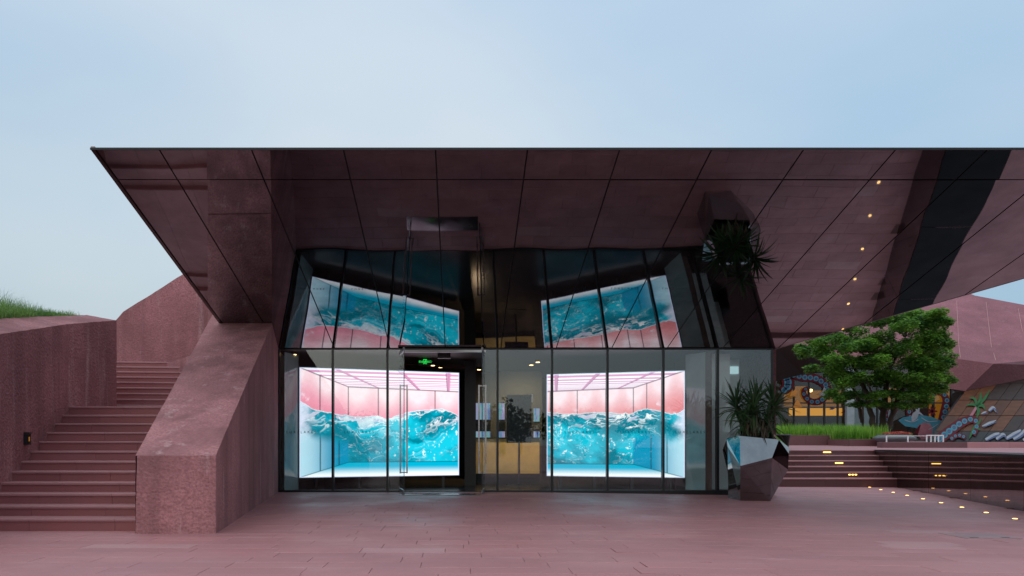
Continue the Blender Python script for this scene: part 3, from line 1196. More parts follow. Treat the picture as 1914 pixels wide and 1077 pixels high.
    fl_t = np.clip(V / np.maximum(np.maximum(vb, 0.001), 0.001), 0, 1)
    fc = lerp(white * one, one * s2l(np.array([0, 175, 208]) / 255.), ss(0.0, 0.75, V / cbot))
    W = np.where(flo[..., None], fc, W)
    W = lerp(W, one * np.array([0.0, 0.10, 0.14]), np.clip(1.2 - np.abs(V - vb) / 0.006, 0, 1) * 0.75 * (V < surf))
    C = np.where(wat[..., None], W, C)
    # spray above the crest
    spray = (ss(0.55, 0.72, n2) * ss(-0.12, -0.0, depthw) * (ss(0.16, 0.0, U) + 0.8 * ss(0.06, 0.0, np.abs(U - 0.2)) * (kind == 'b')
             + 0.35 * ss(0.07, 0, np.abs(U - 0.78)))) * (~wat)
    C = lerp(C, one * s2l(np.array([248, 238, 248]) / 255.), np.clip(spray * 1.3, 0, 1))
    edge = np.minimum(np.minimum(U, 1 - U) * asp, np.minimum(V, 1 - V))
    C = lerp(C, one * s2l(np.array([215, 225, 255]) / 255.), ss(0.012, 0.004, edge) * 0.8)
    return np.clip(C, 0, 1)


t = NT('screen_picture')
at_ = t.node("ShaderNodeAttribute", attribute_name="Col")
em = t.node("ShaderNodeEmission")
t.link(at_.outputs['Color'], em.inputs[0])
em.inputs[1].default_value = 1.25
t.link(em.outputs[0], t.out.inputs[0])
M['screen'] = t.m


def led_screen(L, Rr, z0, z1, kind, label):
    L, Rr = Vector(L), Vector(Rr)
    mid = (L + Rr) / 2
    root = thing('led_screen', (mid.x, mid.y, 0.015), label, 'screen')
    nu, nv = 360, 290
    us, vs = np.linspace(0, 1, nu), np.linspace(0, 1, nv)
    U, V = np.meshgrid(us, vs)
    C = display_colors(U if kind == 'a' else 1 - U, V, kind)
    X = L.x + (Rr.x - L.x) * U - root.location.x
    Yc = L.y + (Rr.y - L.y) * U - root.location.y
    Z = z0 + (z1 - z0) * V - root.location.z
    verts = np.stack([X, Yc, Z], -1).reshape(-1, 3)
    idx = np.arange(nu * nv).reshape(nv, nu)
    q = np.stack([idx[:-1, :-1], idx[:-1, 1:], idx[1:, 1:], idx[1:, :-1]], -1).reshape(-1, 4)
    me = bpy.data.meshes.new('display')
    me.vertices.add(len(verts))
    me.vertices.foreach_set('co', verts.ravel())
    me.loops.add(q.size)
    me.loops.foreach_set('vertex_index', q.ravel())
    me.polygons.add(len(q))
    me.polygons.foreach_set('loop_start', np.arange(0, q.size, 4))
    me.update(calc_edges=True)
    ca = me.color_attributes.new('Col', 'FLOAT_COLOR', 'POINT')
    ca.data.foreach_set('color', np.concatenate([C, np.ones(C.shape[:2] + (1,))], -1).reshape(-1).astype(np.float32))
    me.materials.append(M['screen'])
    o = bpy.data.objects.new('display', me)
    COL.objects.link(o)
    o.parent = root
    d = (Rr - L).normalized()
    nrm = Vector((-d.y, d.x, 0))
    if nrm.y < 0:
        nrm = -nrm
    m = MB()
    lo, hi = L + nrm * 0.006, Rr + nrm * 0.006
    m.slab([Vector((lo.x, lo.y, z0 - .012)), Vector((hi.x, hi.y, z0 - .012)), Vector((hi.x, hi.y, z1 + .012)), Vector((lo.x, lo.y, z1 + .012))], nrm * 0.14)
    m.build('cabinet', M['mullion'], root)
    fr = MB()
    for p, q_, za, zb in ((L - d * .012, Rr + d * .012, z0 - .016, z0 - .002), (L - d * .012, Rr + d * .012, z1 + .002, z1 + .016)):
        fr.slab([Vector((p.x, p.y, za)), Vector((q_.x, q_.y, za)), Vector((q_.x, q_.y, zb)), Vector((p.x, p.y, zb))], nrm * 0.02)
    for p, q_ in ((L - d * .014, L - d * .002), (Rr + d * .002, Rr + d * .014)):
        fr.slab([Vector((p.x, p.y, z0)), Vector((q_.x, q_.y, z0)), Vector((q_.x, q_.y, z1)), Vector((p.x, p.y, z1))], nrm * 0.02)
    fr.build('bezel', M['steel'], root)
    for k in (0.1, 0.36, 0.63, 0.9):
        p = L + (Rr - L) * k + nrm * 0.07
        m = MB()
        m.box((p.x - .03, p.y - .03, 0.015), (p.x + .03, p.y + .03, z0 - 0.012))
        m.build('leg', M['mullion'], root)
    return root


led_screen((-3.897, 17.12, 0), (-0.03, 18.47, 0), 0.307, 2.983, 'a', 'large glowing screen of teal waves in a pink room, left of the open doors')
led_screen((2.22, 18.05, 0), (5.45, 17.11, 0), 0.307, 2.90, 'b', 'large glowing screen of teal waves in a pink room, right of the gold counter')

# ------------------------------------------------------------------ reception interior
cnt = thing('reception_counter', (1.3, 19.6, 0.015), 'gold fronted reception counter seen through the glass right of the doors', 'counter')
m = MB()
m.box((0.45, 19.62, 0.016), (2.2, 20.2, 0.30))
m.build('plinth', M['dark'], cnt)
for a, b in ((0.38, 0.98), (0.985, 1.58), (1.585, 2.2)):
    m = MB()
    m.bevbox((a, 19.55, 0.30), (b, 20.2, 1.27), 0.004)
    m.build('front_panel', M['gold'], cnt)
m = MB()
m.box((0.36, 19.5, 1.272), (2.22, 20.22, 1.30))
m.build('counter_top', M['mullion'], cnt)

t = NT('iridescent_glow')
p = t.pos()
nz = t.noise(t.pos((9, 1, 1.5)), 1.0, 3)
col = t.ramp(nz, [(0.30, (0.05, 0.05, 0.16, 1)), (0.42, (0.25, 0.35, 0.75, 1)), (0.5, (0.2, 0.6, 0.5, 1)), (0.6, (0.5, 0.35, 0.75, 1)), (0.72, (0.7, 0.75, 0.9, 1))])
e = t.node("ShaderNodeEmission")
t.link(col, e.inputs[0])
e.inputs[1].default_value = 0.6
t.link(e.outputs[0], t.out.inputs[0])
M['irid'] = t.m
shelf = thing('display_wall', (1.3, 21.5, 0.015), 'shimmering violet and green display strips above the gold counter', 'display')
m = MB()
m.box((0.3, 21.5, 0.016), (2.5, 21.6, ZT - 0.015))
m.build('backboard', M['dark'], shelf)
for a, b, z0, z1 in ((0.42, 0.92, 1.86, 2.36), (0.42, 0.92, 1.24, 1.50), (1.18, 1.36, 1.86, 2.36), (1.18, 1.36, 1.24, 1.5), (2.24, 2.42, 1.8, 2.2), (2.24, 2.42, 1.24, 1.5)):
    m = MB()
    m.box((a, 21.46, z0), (b, 21.498, z1))
    m.build('light_strip', M['irid'], shelf)
for a, b in ((0.42, 0.92), (1.18, 1.36)):
    m = MB()
    m.box((a, 21.44, 1.505), (b, 21.498, 1.855))
    m.build('crinkled_strip', M['panel_dark'], shelf)
hp_ = thing('display_panel', (1.58, 18.9, 0.015), 'tall dark crinkled display panel standing in front of the gold counter', 'panel')
m = MB()
a, b = at(947, 828, 18.8), at(993, 738, 18.8)
m.box((a.x, 18.8, a.z), (b.x, 18.86, b.z))
m.build('board', M['panel_dark'], hp_)
m = MB()
m.box((b.x + 0.005, 18.79, b.z - 0.2), (b.x + 0.04, 18.85, b.z + 0.01))
m.build('edge_clip', M['steel'], hp_)
m = MB()
m.bar((1.58, 18.89, 0.03), (1.58, 18.89, a.z + 0.3), 0.05)
m.box((1.28, 18.7, 0.016), (1.88, 19.1, 0.035))
m.build('stand', M['mullion'], hp_)

# exit sign, hung from the bulkhead
ex = thing('exit_sign', at(794.5, 676, 18.2), 'green lit emergency exit sign hanging above the open doors', 'sign')
p0, p1 = at(783, 683, 18.2), at(806, 670, 18.2)
m = MB()
m.box((p0.x, 18.2, p0.z), (p1.x, 18.25, p1.z))
m.build('housing', M['mullion'], ex)
zc = (p0.z + p1.z) / 2
xc = (p0.x + p1.x) / 2
for s_, dx in (("安全", -0.105), ("出口", 0.105)):
    me = text_mesh(s_, 0.062, 1.0)
    me.materials.clear()
    me.materials.append(M['green_sign'])
    o = bpy.data.objects.new('lettering', me)
    COL.objects.link(o)
    o.parent = ex
    o.location = Vector((xc + dx, 18.197, zc)) - wloc(ex)
    o.rotation_euler = (R(90), 0, 0)
m = MB()
yq = 18.195
m.box((xc - .045, yq, zc + .055), (xc + .045, yq + .004, zc + .066))
m.box((xc - .045, yq, zc - .06), (xc - .036, yq + .004, zc + .055))
m.box((xc + .036, yq, zc - .06), (xc + .045, yq + .004, zc + .055))
m.box((xc - .004, yq, zc + .026), (xc + .016, yq + .004, zc + .044))
m.bar((xc + .004, yq + .002, zc + .022), (xc - .006, yq + .002, zc - .016), .018, .004, (0, 1, 0))
m.bar((xc - .006, yq + .002, zc - .016), (xc + .016, yq + .002, zc - .034), .012, .004, (0, 1, 0))
m.bar((xc + .016, yq + .002, zc - .034), (xc + .010, yq + .002, zc - .058), .010, .004, (0, 1, 0))
m.bar((xc - .006, yq + .002, zc - .016), (xc - .024, yq + .002, zc - .050), .012, .004, (0, 1, 0))
m.bar((xc + .004, yq + .002, zc + .016), (xc + .026, yq + .002, zc + .004), .010, .004, (0, 1, 0))
m.bar((xc + .002, yq + .002, zc + .016), (xc - .02, yq + .002, zc + .0), .010, .004, (0, 1, 0))
m.build('pictogram', M['green_sign'], ex)
m = MB()
m.bar((xc, 18.225, p1.z), (xc, 18.225, ZT - 0.01), 0.02)
m.build('hanger', M['mullion'], ex)
sb = thing('door_sensor', at(830, 663, 17.0), 'grey box of the door sensor behind the steel door header', 'sensor')
m = MB()
a, b = at(818, 670, 17.0), at(842, 658, 17.0)
m.bevbox((a.x, 16.95, a.z), (b.x, 17.1, b.z), 0.01)
m.build('case', M['pot_in'], sb)
m = MB()
m.bar(((a.x + b.x) / 2, 17.02, b.z), ((a.x + b.x) / 2, 17.02, ZT - 0.01), 0.04)
m.build('bracket', M['mullion'], sb)

# ceiling downlights
lights = [(0.55, 20.5, 'ceiling downlight shining above the left end of the gold counter', True),
          (2.05, 18.6, 'upper of two warm ceiling downlights above the dark display panel', True),
          (1.95, 19.3, 'lower of two warm ceiling downlights above the dark display panel', True),
          (-0.75, 19.4, 'warm ceiling downlight seen through the open doors beside the exit sign', False),
          (-0.55, 19.9, 'fainter ceiling downlight just right of the exit sign', False),
          (-4.0, 17.0, 'warm ceiling downlight in the upper left corner of the glass front', False)]
for (x, y, lab, lit) in lights:
    r_ = thing('ceiling_light', (x, y, ZT - 0.06), lab, 'lamp', 'downlights in the pavilion ceiling')
    m = MB()
    m.lathe((x, y, ZT - 0.07), [(0.075, 0.0), (0.085, 0.01), (0.085, 0.06)], 16)
    m.build('ring', M['mullion'], r_)
    m = MB()
    m.lathe((x, y, ZT - 0.078), [(0.05, 0.0), (0.055, 0.006)], 14)
    m.build('lens', M['warm'], r_)
    if lit:
        ld = bpy.data.lights.new('downlight_beam', 'SPOT')
        ld.energy = 260
        ld.color = (1.0, 0.72, 0.4)
        ld.spot_size = R(110)
        ld.spot_blend = 0.8
        ld.shadow_soft_size = 0.06
        lo = bpy.data.objects.new('downlight_beam', ld)
        COL.objects.link(lo)
        lo.parent = r_
        lo.location = (0, 0, -0.04)
        lo.rotation_euler = (R(42) if y < 19.5 else 0.0, 0, 0)

# ------------------------------------------------------------------ faceted mirror pot and yucca
pot = thing('planter_pot', (6.05, 14.3, 0), 'faceted black mirror planter pot at the right corner of the glass front', 'pot')
B1, B2, B3 = at(1361, 932, 14.55), at(1383.5, 936.5, 13.95), at(1440, 937, 13.92)
for q in (B1, B2, B3):
    q.z = 0.0
B4 = Vector((B3.x + 0.05, 14.75, 0))
B5 = Vector((B1.x + 0.25, 14.95, 0))
L1 = at(1358, 821, 14.3)
L2 = at(1360, 835, 14.25)
M2 = at(1384, 871, 13.46)
T2 = at(1383, 815, 13.62)
T3 = at(1456, 822, 13.70)
PF1 = plane3(T2, M2, T3)
Q1 = on_plane(1441, 820.5, PF1)
P1 = on_plane(1443, 856, PF1)
M3 = at(1475.5, 837, 14.12)
M3b = at(1474.5, 848, 14.0)
PF2 = plane3(M2, B3, M3b)
R1 = on_plane(1473, 878, PF2)
T1 = at(1378, 801, 14.75)
T4 = at(1444, 809, 14.85)
RB = Vector((M3.x - 0.05, 15.0, 0.85))
LB = Vector((L1.x + 0.2, 15.05, 1.0))
V = [B1, B2, B3, B4, B5, L1, L2, M2, T2, T3, M3, M3b, R1, T1, T4, RB, LB, Q1, P1]
i = {n: k for k, n in enumerate("B1 B2 B3 B4 B5 L1 L2 M2 T2 T3 M3 M3b R1 T1 T4 RB LB Q1 P1".split())}
facets = ["T2 M2 Q1", "M2 P1 Q1", "Q1 P1 T3", "P1 M3b T3", "M3b M3 T3", "M2 B2 B3", "M2 B3 P1", "P1 B3 R1", "P1 R1 M3b", "T2 L1 M2", "L1 L2 M2", "L2 B2 M2", "L2 B1 B2",
          "T1 L1 T2", "T1 LB L1", "L1 LB L2", "LB B5 L2", "L2 B5 B1", "T4 RB LB", "T4 LB T1", "RB B4 LB", "LB B4 B5", "T3 M3 T4", "M3 RB T4",
          "M3 M3b RB", "M3b R1 RB", "R1 B4 RB", "R1 B3 B4"]
for fs in facets:
    ids = [i[n] for n in fs.split()]
    m = MB()
    m.add([V[k] for k in ids], [(0, 1, 2)])
    m.build('facet', M['pot'], pot)
m = MB()
top = [T1, T2, T3, T4]
cen = sum(top, Vector()) / 4
inn = [p.lerp(cen, 0.1) for p in top]
low = [p - Vector((0, 0, 0.16)) for p in inn]
m.add(top + inn + low, [(0, 1, 5, 4), (1, 2, 6, 5), (2, 3, 7, 6), (3, 0, 4, 7), (4, 5, 9, 8), (5, 6, 10, 9), (6, 7, 11, 10), (7, 4, 8, 11)])
m.build('rim', M['pot'], pot)
m = MB()
m.add([p.lerp(cen, 0.0) + Vector((0, 0, 0.03)) for p in low], [(0, 1, 2, 3)])
m.build('soil', M['soil'], pot)

yu = thing('yucca_plant', (cen.x, cen.y, cen.z - 0.1), 'dark spiky yucca growing in the faceted black pot', 'plant')
ry = random.Random(13)


def sword_mesh(name, L, w, droop, mat, fold=0.25):
    m = MB()
    seg = 7
    for k in range(seg + 1):
        t_ = k / seg
        y = L * (t_ - 0.16 * droop * t_ * t_)
        z = -L * droop * 0.55 * t_ ** 2.2
        ww = w * (0.55 + 0.45 * min(1, t_ * 4)) * (1 - t_ ** 2.6)
        if k == seg:
            m.v.append(Vector((0, y, z)))
        else:
            m.v += [Vector((-ww / 2, y, z + ww * fold)), Vector((0, y, z)), Vector((ww / 2, y, z + ww * fold))]
    for k in range(seg - 1):
        q = 3 * k
        m.f += [(q, q + 1, q + 4, q + 3), (q + 1, q + 2, q + 5, q + 4)]
    q = 3 * (seg - 1)
    m.f += [(q, q + 1, q + 3), (q + 1, q + 2, q + 3)]
    me = bpy.data.meshes.new(name)
    me.from_pydata([tuple(p) for p in m.v], [], m.f)
    me.materials.append(mat)
    return me


green_lib = [sword_mesh('leaf', L, w, d, M['yucca']) for L, w, d in ((0.62, 0.048, 0.12), (0.62, 0.055, 0.3), (0.62, 0.052, 0.6), (0.52, 0.055, 0.9))]
dead_lib = [sword_mesh('withered_leaf', L, w, d, M['dead']) for L, w, d in ((0.42, 0.04, 0.3), (0.36, 0.045, 0.6))]
heads = [(at(1376, 757, 14.1), 1.0, 48), (at(1409, 764, 13.9), 1.0, 54), (at(1447, 757, 14.2), 1.0, 50), (at(1412, 748, 14.6), 0.95, 36), (at(1392, 786, 13.95), 0.8, 34), (at(1432, 786, 14.05), 0.8, 34)]
for (c_, s_, nl) in heads:
    m = MB()
    m.tube([Vector((cen.x + (c_.x - cen.x) * 0.45, cen.y + (c_.y - cen.y) * 0.4, cen.z - 0.15)), c_.lerp(cen, 0.35), c_ - Vector((0, 0, 0.02))], [0.05, 0.045, 0.035], 7)
    m.build('stem', M['bark'], yu)
    for k in range(nl):
        fr = k / nl
        el = R(82 - 118 * fr + ry.uniform(-10, 10))
        az = k * 2.39996 + ry.uniform(-0.3, 0.3)
        me = green_lib[min(3, int(fr * 3.2 + ry.uniform(0, 0.9)))]
        o = bpy.data.objects.new('leaf', me)
        COL.objects.link(o)
        o.parent = yu
        o.location = c_ - Vector((0, 0, 0.16 * fr)) - wloc(yu)
        o.rotation_euler = (el, ry.uniform(-.3, .3), az)
        sc = s_ * ry.uniform(0.82, 1.08)
        o.scale = (sc, sc, sc)
for k in range(42):
    az = ry.uniform(math.pi * 0.5, math.pi * 1.5)
    o = bpy.data.objects.new('withered_leaf', ry.choice(dead_lib))
    COL.objects.link(o)
    o.parent = yu
    o.location = Vector((ry.uniform(at(1392, 0, 14).x, at(1436, 0, 14).x), 13.85 + ry.uniform(-.15, .25), ry.uniform(1.38, 1.7))) - wloc(yu)
    o.rotation_euler = (R(ry.uniform(-88, -60)), ry.uniform(-.4, .4), az)

# pot and plant stand where the paving has already fallen a little, close to the glass
for o_ in (pot, yu):
    o_.scale = (1.06, 1.06, 1.06)
    o_.location = Vector((0, 0, CAM_H)) + (o_.location - Vector((0, 0, CAM_H))) * 1.06

# ------------------------------------------------------------------ right: steps, polished wall, upper plaza
SR, STT, SY0 = 0.155, 0.42, 19.8
UZ = 6 * SR


def mwall_x(y):
    return 12.5 - 0.293 * (20.6 - y)


rst = thing('staircase', (9.8, SY0, 0), 'short flight of six dark polished red steps with amber lights behind the pot', 'stairs')
for k in range(1, 7):
    y0 = SY0 + (k - 1) * STT
    stair_row(rst, 7.5, mwall_x(y0) + 0.05, y0, y0 + STT + 0.04, (k - 1) * SR - 0.14 * (k == 1), k * SR, mat=(M['step_dark'], M['tread_lit']), wmin=1.0, wmax=1.6)
m = MB()
for k in range(1, 7):
    y0 = SY0 + (k - 1) * STT + 0.12
    m.box((7.45, y0, -0.01), (mwall_x(y0) + 0.05, y0 + STT, k * SR - 0.04))
m.build('core', M['joint'], rst)
for (px, py, k, dots) in ((1546, 848.5, 6, 1), (1568.5, 870, 4, 1), (1594, 892.5, 2, 3)):
    y0 = SY0 + (k - 1) * STT - 0.012
    x = (px - CX) / F * y0
    z = (k - 0.45) * SR
    for d_ in range(dots):
        w = 0.23 if dots == 1 else 0.05
        xo = x if dots == 1 else x + (d_ - 1) * 0.09
        m = MB()
        m.bevbox((xo - w / 2, y0 - 0.006, z - 0.014), (xo + w / 2, y0 + 0.01, z + 0.014), 0.003)
        m.build('step_light', M['amber_strip'], rst)

pw = thing('polished_wall', (9.5, 12, 0), 'low dark polished stone wall mirroring the steps, along the right edge', 'wall')
yy = [22.3, 19.8, 17.4, 15.0, 12.75, 10.4, 8.0, 5.6, 3.2, 0.8]
for a, b in zip(yy[:-1], yy[1:]):
    a2, b2 = a - 0.006, b + 0.006
    tw = random.uniform(-0.004, 0.004)
    m = MB()
    m.slab([(mwall_x(a2), a2, -0.12), (mwall_x(b2) + tw, b2, -0.12), (mwall_x(b2) + tw, b2, UZ - 0.05), (mwall_x(a2), a2, UZ - 0.05)], (0.05, 0, 0))
    m.build('stone_panel', M['polished'], pw)
    m = MB()
    ca, cb = 0.65 + (20.6 - a2) * 0.09, 0.65 + (20.6 - b2) * 0.09
    m.slab([(mwall_x(a2) - 0.015, a2, UZ - 0.046), (mwall_x(b2) - 0.015, b2, UZ - 0.046), (mwall_x(b2) + cb, b2, UZ - 0.046), (mwall_x(a2) + ca, a2, UZ - 0.046)], (0, 0, 0.052))
    m.build('coping', M['coping'], pw)
m = MB()
m.slab([(mwall_x(22) + 0.06, 22, -0.12), (mwall_x(0.8) + 0.06, 0.8, -0.12), (mwall_x(0.8) + 0.06, 0.8, UZ - 0.06), (mwall_x(22) + 0.06, 22, UZ - 0.06)], (0.3, 0, 0))
m.build('core', M['joint'], pw)


def uz(y):
    return UZ + max(0, y - 21.9) * 0.0145


pl = MB()
ye = SY0 + 5 * STT + 0.3
pl.add([(mwall_x(0) + 0.3, 0, UZ), (80, 0, UZ), (80, 21.97, UZ), (mwall_x(21.97) + 0.3, 21.97, UZ)], [(0, 1, 2, 3)])
pl.add([(7.4, 21.97, UZ), (80, 21.97, UZ), (80, 60, uz(60)), (7.4, 60, uz(60))], [(0, 1, 2, 3)])
tag(pl.build('upper_terrace', M['ground']), kind='structure')

# ground lights along the wall
ords = ['first', 'second', 'third', 'fourth', 'fifth', 'sixth', 'seventh', 'eighth', 'ninth', 'tenth', 'eleventh']
proto = None
for k in range(9):
    t_ = k / 8
    y = 19.66 + (11.40 - 19.66) * t_
    x = 11.42 + (8.97 - 11.42) * t_
    lab = 'round amber light in the paving, %s from the steps along the polished wall' % ords[k]
    if k == 0:
        proto = thing('ground_light', (x, y, gz(x)), lab, 'light', 'ground lights along the polished wall')
        m = MB()
        m.lathe((x, y, gz(x) - 0.005), [(0.065, 0.0), (0.065, 0.009), (0.055, 0.0105)], 16)
        m.build('rim', M['steel'], proto)
        m = MB()
        m.lathe((x, y, gz(x)), [(0.036, 0.0), (0.036, 0.0085), (0.02, 0.0115)], 14)
        m.build('lens', M['amber'], proto)
    else:
        o = copy_tree(proto)
        o.location = (x, y, gz(x))
        o["label"] = lab

# access cover in the paving on the right
p_ = at(1830, 1002, F * (CAM_H + 0.07) / (1002 - CY))
gc = gz(p_.x)
cov = thing('access_cover', (p_.x, p_.y, gc), 'pale rectangular access cover in the paving at lower right', 'cover')
m = MB()
m.bevbox((p_.x - 0.35, p_.y - 0.28, gc - 0.01), (p_.x + 0.35, p_.y + 0.28, gc + 0.007), 0.002)
m.build('plate', mat_plain('cover_stone', (0.36, 0.22, 0.225), 0.5), cov)
for dx in (-0.2, 0.2):
    m = MB()
    m.box((p_.x + dx - 0.05, p_.y - 0.2, gc + 0.0072), (p_.x + dx + 0.05, p_.y - 0.17, gc + 0.010))
    m.build('lifting_slot', M['mullion'], cov)

# dark tub with a shrub, half hidden behind the pot
ty = 23.4
tb = thing('planter_tub', (at(1458, 0, ty).x, ty, uz(ty)), 'low black planter tub with a pale rim half hidden behind the mirror pot', 'planter')
p_ = at(1458, 812, ty)
m = MB()
m.lathe((p_.x, ty, uz(ty)), [(0.20, 0.0), (0.26, 0.04), (0.31, p_.z - uz(ty) - 0.05), (0.31, p_.z - uz(ty) - 0.04)], 24)
m.build('tub', M['coping'], tb, True)
m = MB()
m.lathe((p_.x, ty, p_.z - 0.038), [(0.33, 0.0), (0.34, 0.02), (0.34, 0.038), (0.27, 0.04)], 24)
m.build('rim', M['bowl'], tb, True)
shr = thing('shrub', (p_.x - 0.18, ty, p_.z), 'small bright green shrub in the black tub behind the mirror pot', 'plant')
m = MB()
rsb = random.Random(4)
for k in range(420):
    a_, e_ = rsb.uniform(0, 6.28), rsb.uniform(0.1, 1.4)
    q_ = Vector((p_.x - 0.16 + 0.2 * math.cos(a_) * math.cos(e_) * rsb.uniform(.3, 1), ty + 0.2 * math.sin(a_) * math.cos(e_), p_.z - 0.02 + 0.26 * math.sin(e_) * rsb.uniform(.2, 1)))
    blades(m, q_, rsb.uniform(.05, .1), rsb.uniform(0, 6.28), .8, .03, 2)
m.build('foliage', M['grass'], shr)

# planter boxes with tall grass
def planter_box(x0, x1, y0, y1, z1, label):
    r_ = thing('planter_box', ((x0 + x1) / 2, y0, uz(y0)), label, 'planter')
    x = x0
    while x < x1 - 0.01:
        w = min(1.3, x1 - x)
        m = MB()
        m.bevbox((x + .003, y0, uz(y0) - 0.05), (x + w - .003, y0 + 0.1, z1), 0.006)
        m.build('front_slab', M['planter'], r_)
        x += w
    m = MB()
    m.box((x0, y0 + 0.105, uz(y0) - 0.05), (x0 + 0.1, y1, z1))
    m.box((x1 - 0.1, y0 + 0.105, uz(y0) - 0.05), (x1, y1, z1))
    m.box((x0 + .1, y1 - 0.1, uz(y0) - 0.05), (x1 - .1, y1, z1))
    m.build('side_slab', M['planter'], r_)
    m = MB()
    m.box((x0 + .1, y0 + .1, z1 - .2), (x1 - .1, y1 - .1, z1 - 0.06))
    m.build('soil', M['soil'], r_)
    return r_


pa = at(1588, 813.5, 30)
planter_box(9.5, pa.x, 30, 35.0, pa.z, 'long red stone planter full of tall bright grass at the top of the steps')
pb0, pb1 = at(1588, 821, 28.2), at(1645, 821, 28.2)
planter_box(pb0.x, pb1.x, 28.2, 29.9, pb0.z, 'lower red stone planter box beside the long grass planter, under the tree trunks')
gm = MB()
rg = random.Random(9)
for k in range(5200):
    y = rg.uniform(30.15, 33.2)
    x = rg.uniform(12.6, 19.0 if y > 31 else pa.x - 0.1)
    blades(gm, (x, y, pa.z - 0.08), rg.uniform(0.38, 0.72), rg.uniform(0, 6.28), rg.uniform(0.05, 0.5), rg.uniform(0.02, 0.035), 4)
for k in range(1100):
    y = rg.uniform(28.35, 29.8)
    x = rg.uniform(pb0.x + 0.05, pb1.x - 0.25)
    blades(gm, (x, y, pb0.z - 0.08), rg.uniform(0.42, 0.82), rg.uniform(0, 6.28), rg.uniform(0.05, 0.5), rg.uniform(0.02, 0.032), 4)
tag(gm.build('tall_grass', M['grass']), 'tall bright green grass filling the planters at the top of the steps', 'grass', kind='stuff')

# ------------------------------------------------------------------ tree
TY = 33.5
tr = thing('tree', (at(1642, 812, TY).x, TY, 1.2), 'broad leafy green tree with several trunks behind the grass planter', 'tree')


def limb(pts, rad):
    P = [at(px, py, TY + dy) for px, py, dy in pts]
    Q, Rr_ = [], []
    for a in range(len(P) - 1):
        for s_ in range(4):
            t_ = s_ / 4
            Q.append(P[a].lerp(P[a + 1], t_) + Vector((random.uniform(-.03, .03), random.uniform(-.03, .03), 0)))
            Rr_.append(rad[a] * (1 - t_) + rad[a + 1] * t_)
    Q.append(P[-1])
    Rr_.append(rad[-1])
    m = MB()
    m.tube(Q, Rr_, 8)
    return m


limb([(1633, 818, 0), (1630, 780, 0), (1622, 745, .3), (1606, 700, .5), (1580, 665, .2)], [.16, .13, .11, .08, .03]).build('trunk', M['bark'], tr, True)
limb([(1646, 818, .3), (1651, 780, .4), (1654, 745, .2), (1662, 690, -.3), (1668, 630, -.2), (1672, 600, 0)], [.17, .15, .13, .1, .06, .02]).build('trunk', M['bark'], tr, True)
limb([(1655, 818, .1), (1664, 785, -.1), (1676, 750, -.3), (1700, 700, -.6), (1725, 650, -.4), (1745, 610, 0)], [.13, .11, .1, .08, .05, .02]).build('trunk', M['bark'], tr, True)
limb([(1611, 790, .6), (1608, 770, .6), (1600, 735, .8), (1585, 710, 1.0)], [.09, .08, .07, .03]).build('trunk', M['bark'], tr, True)
limb([(1652, 770, .4), (1640, 758, .2), (1632, 740, -.4), (1610, 690, -1.2)], [.07, .06, .05, .02]).build('limb', M['bark'], tr, True)
limb([(1662, 690, -.3), (1690, 640, .8), (1700, 600, 1.0)], [.07, .04, .015]).build('limb', M['bark'], tr, True)
limb([(1700, 700, -.6), (1740, 680, .6), (1765, 660, .8)], [.06, .04, .015]).build('limb', M['bark'], tr, True)
limb([(1606, 700, .5), (1560, 690, -.5), (1525, 672, -.4)], [.06, .04, .015]).build('limb', M['bark'], tr, True)

clumps = [(1507, 655, 18, 13), (1530, 640, 22, 14), (1555, 628, 25, 16), (1540, 672, 28, 15), (1515, 690, 16, 8), (1580, 640, 26, 20), (1575, 680, 30, 20),
          (1600, 610, 22, 14), (1615, 640, 30, 20), (1605, 670, 30, 20), (1640, 600, 24, 16), (1650, 630, 32, 22), (1640, 665, 34, 24), (1670, 590, 24, 16),
          (1690, 615, 32, 22), (1685, 650, 34, 26), (1715, 595, 26, 17), (1735, 600, 26, 20), (1750, 588, 20, 12), (1745, 625, 26, 20), (1725, 640, 34, 24),
          (1755, 650, 22, 18), (1735, 670, 32, 24), (1700, 680, 34, 22), (1765, 670, 18, 10), (1755, 690, 22, 16), (1770, 708, 16, 9), (1740, 700, 28, 20),
          (1720, 715, 28, 18), (1690, 715, 32, 18), (1660, 700, 32, 20), (1630, 705, 34, 20), (1600, 705, 32, 18), (1575, 715, 30, 16), (1560, 700, 22, 14),
          (1550, 735, 16, 10), (1585, 738, 24, 11), (1620, 738, 26, 10), (1660, 735, 26, 11), (1690, 742, 26, 13), (1715, 742, 20, 14), (1735, 735, 16, 13),
          (1700, 758, 16, 9), (1670, 754, 18, 8), (1600, 752, 16, 8), (1640, 754, 18, 7), (1575, 748, 14, 8), (1725, 752, 14, 9), (1755, 725, 16, 10), (1705, 585, 16, 9), (1765, 605, 12, 12), (1772, 640, 10, 8), (1540, 655, 18, 9), (1565, 610, 14, 7)]
rt = np.random.RandomState(4)
vt, ft = [], []
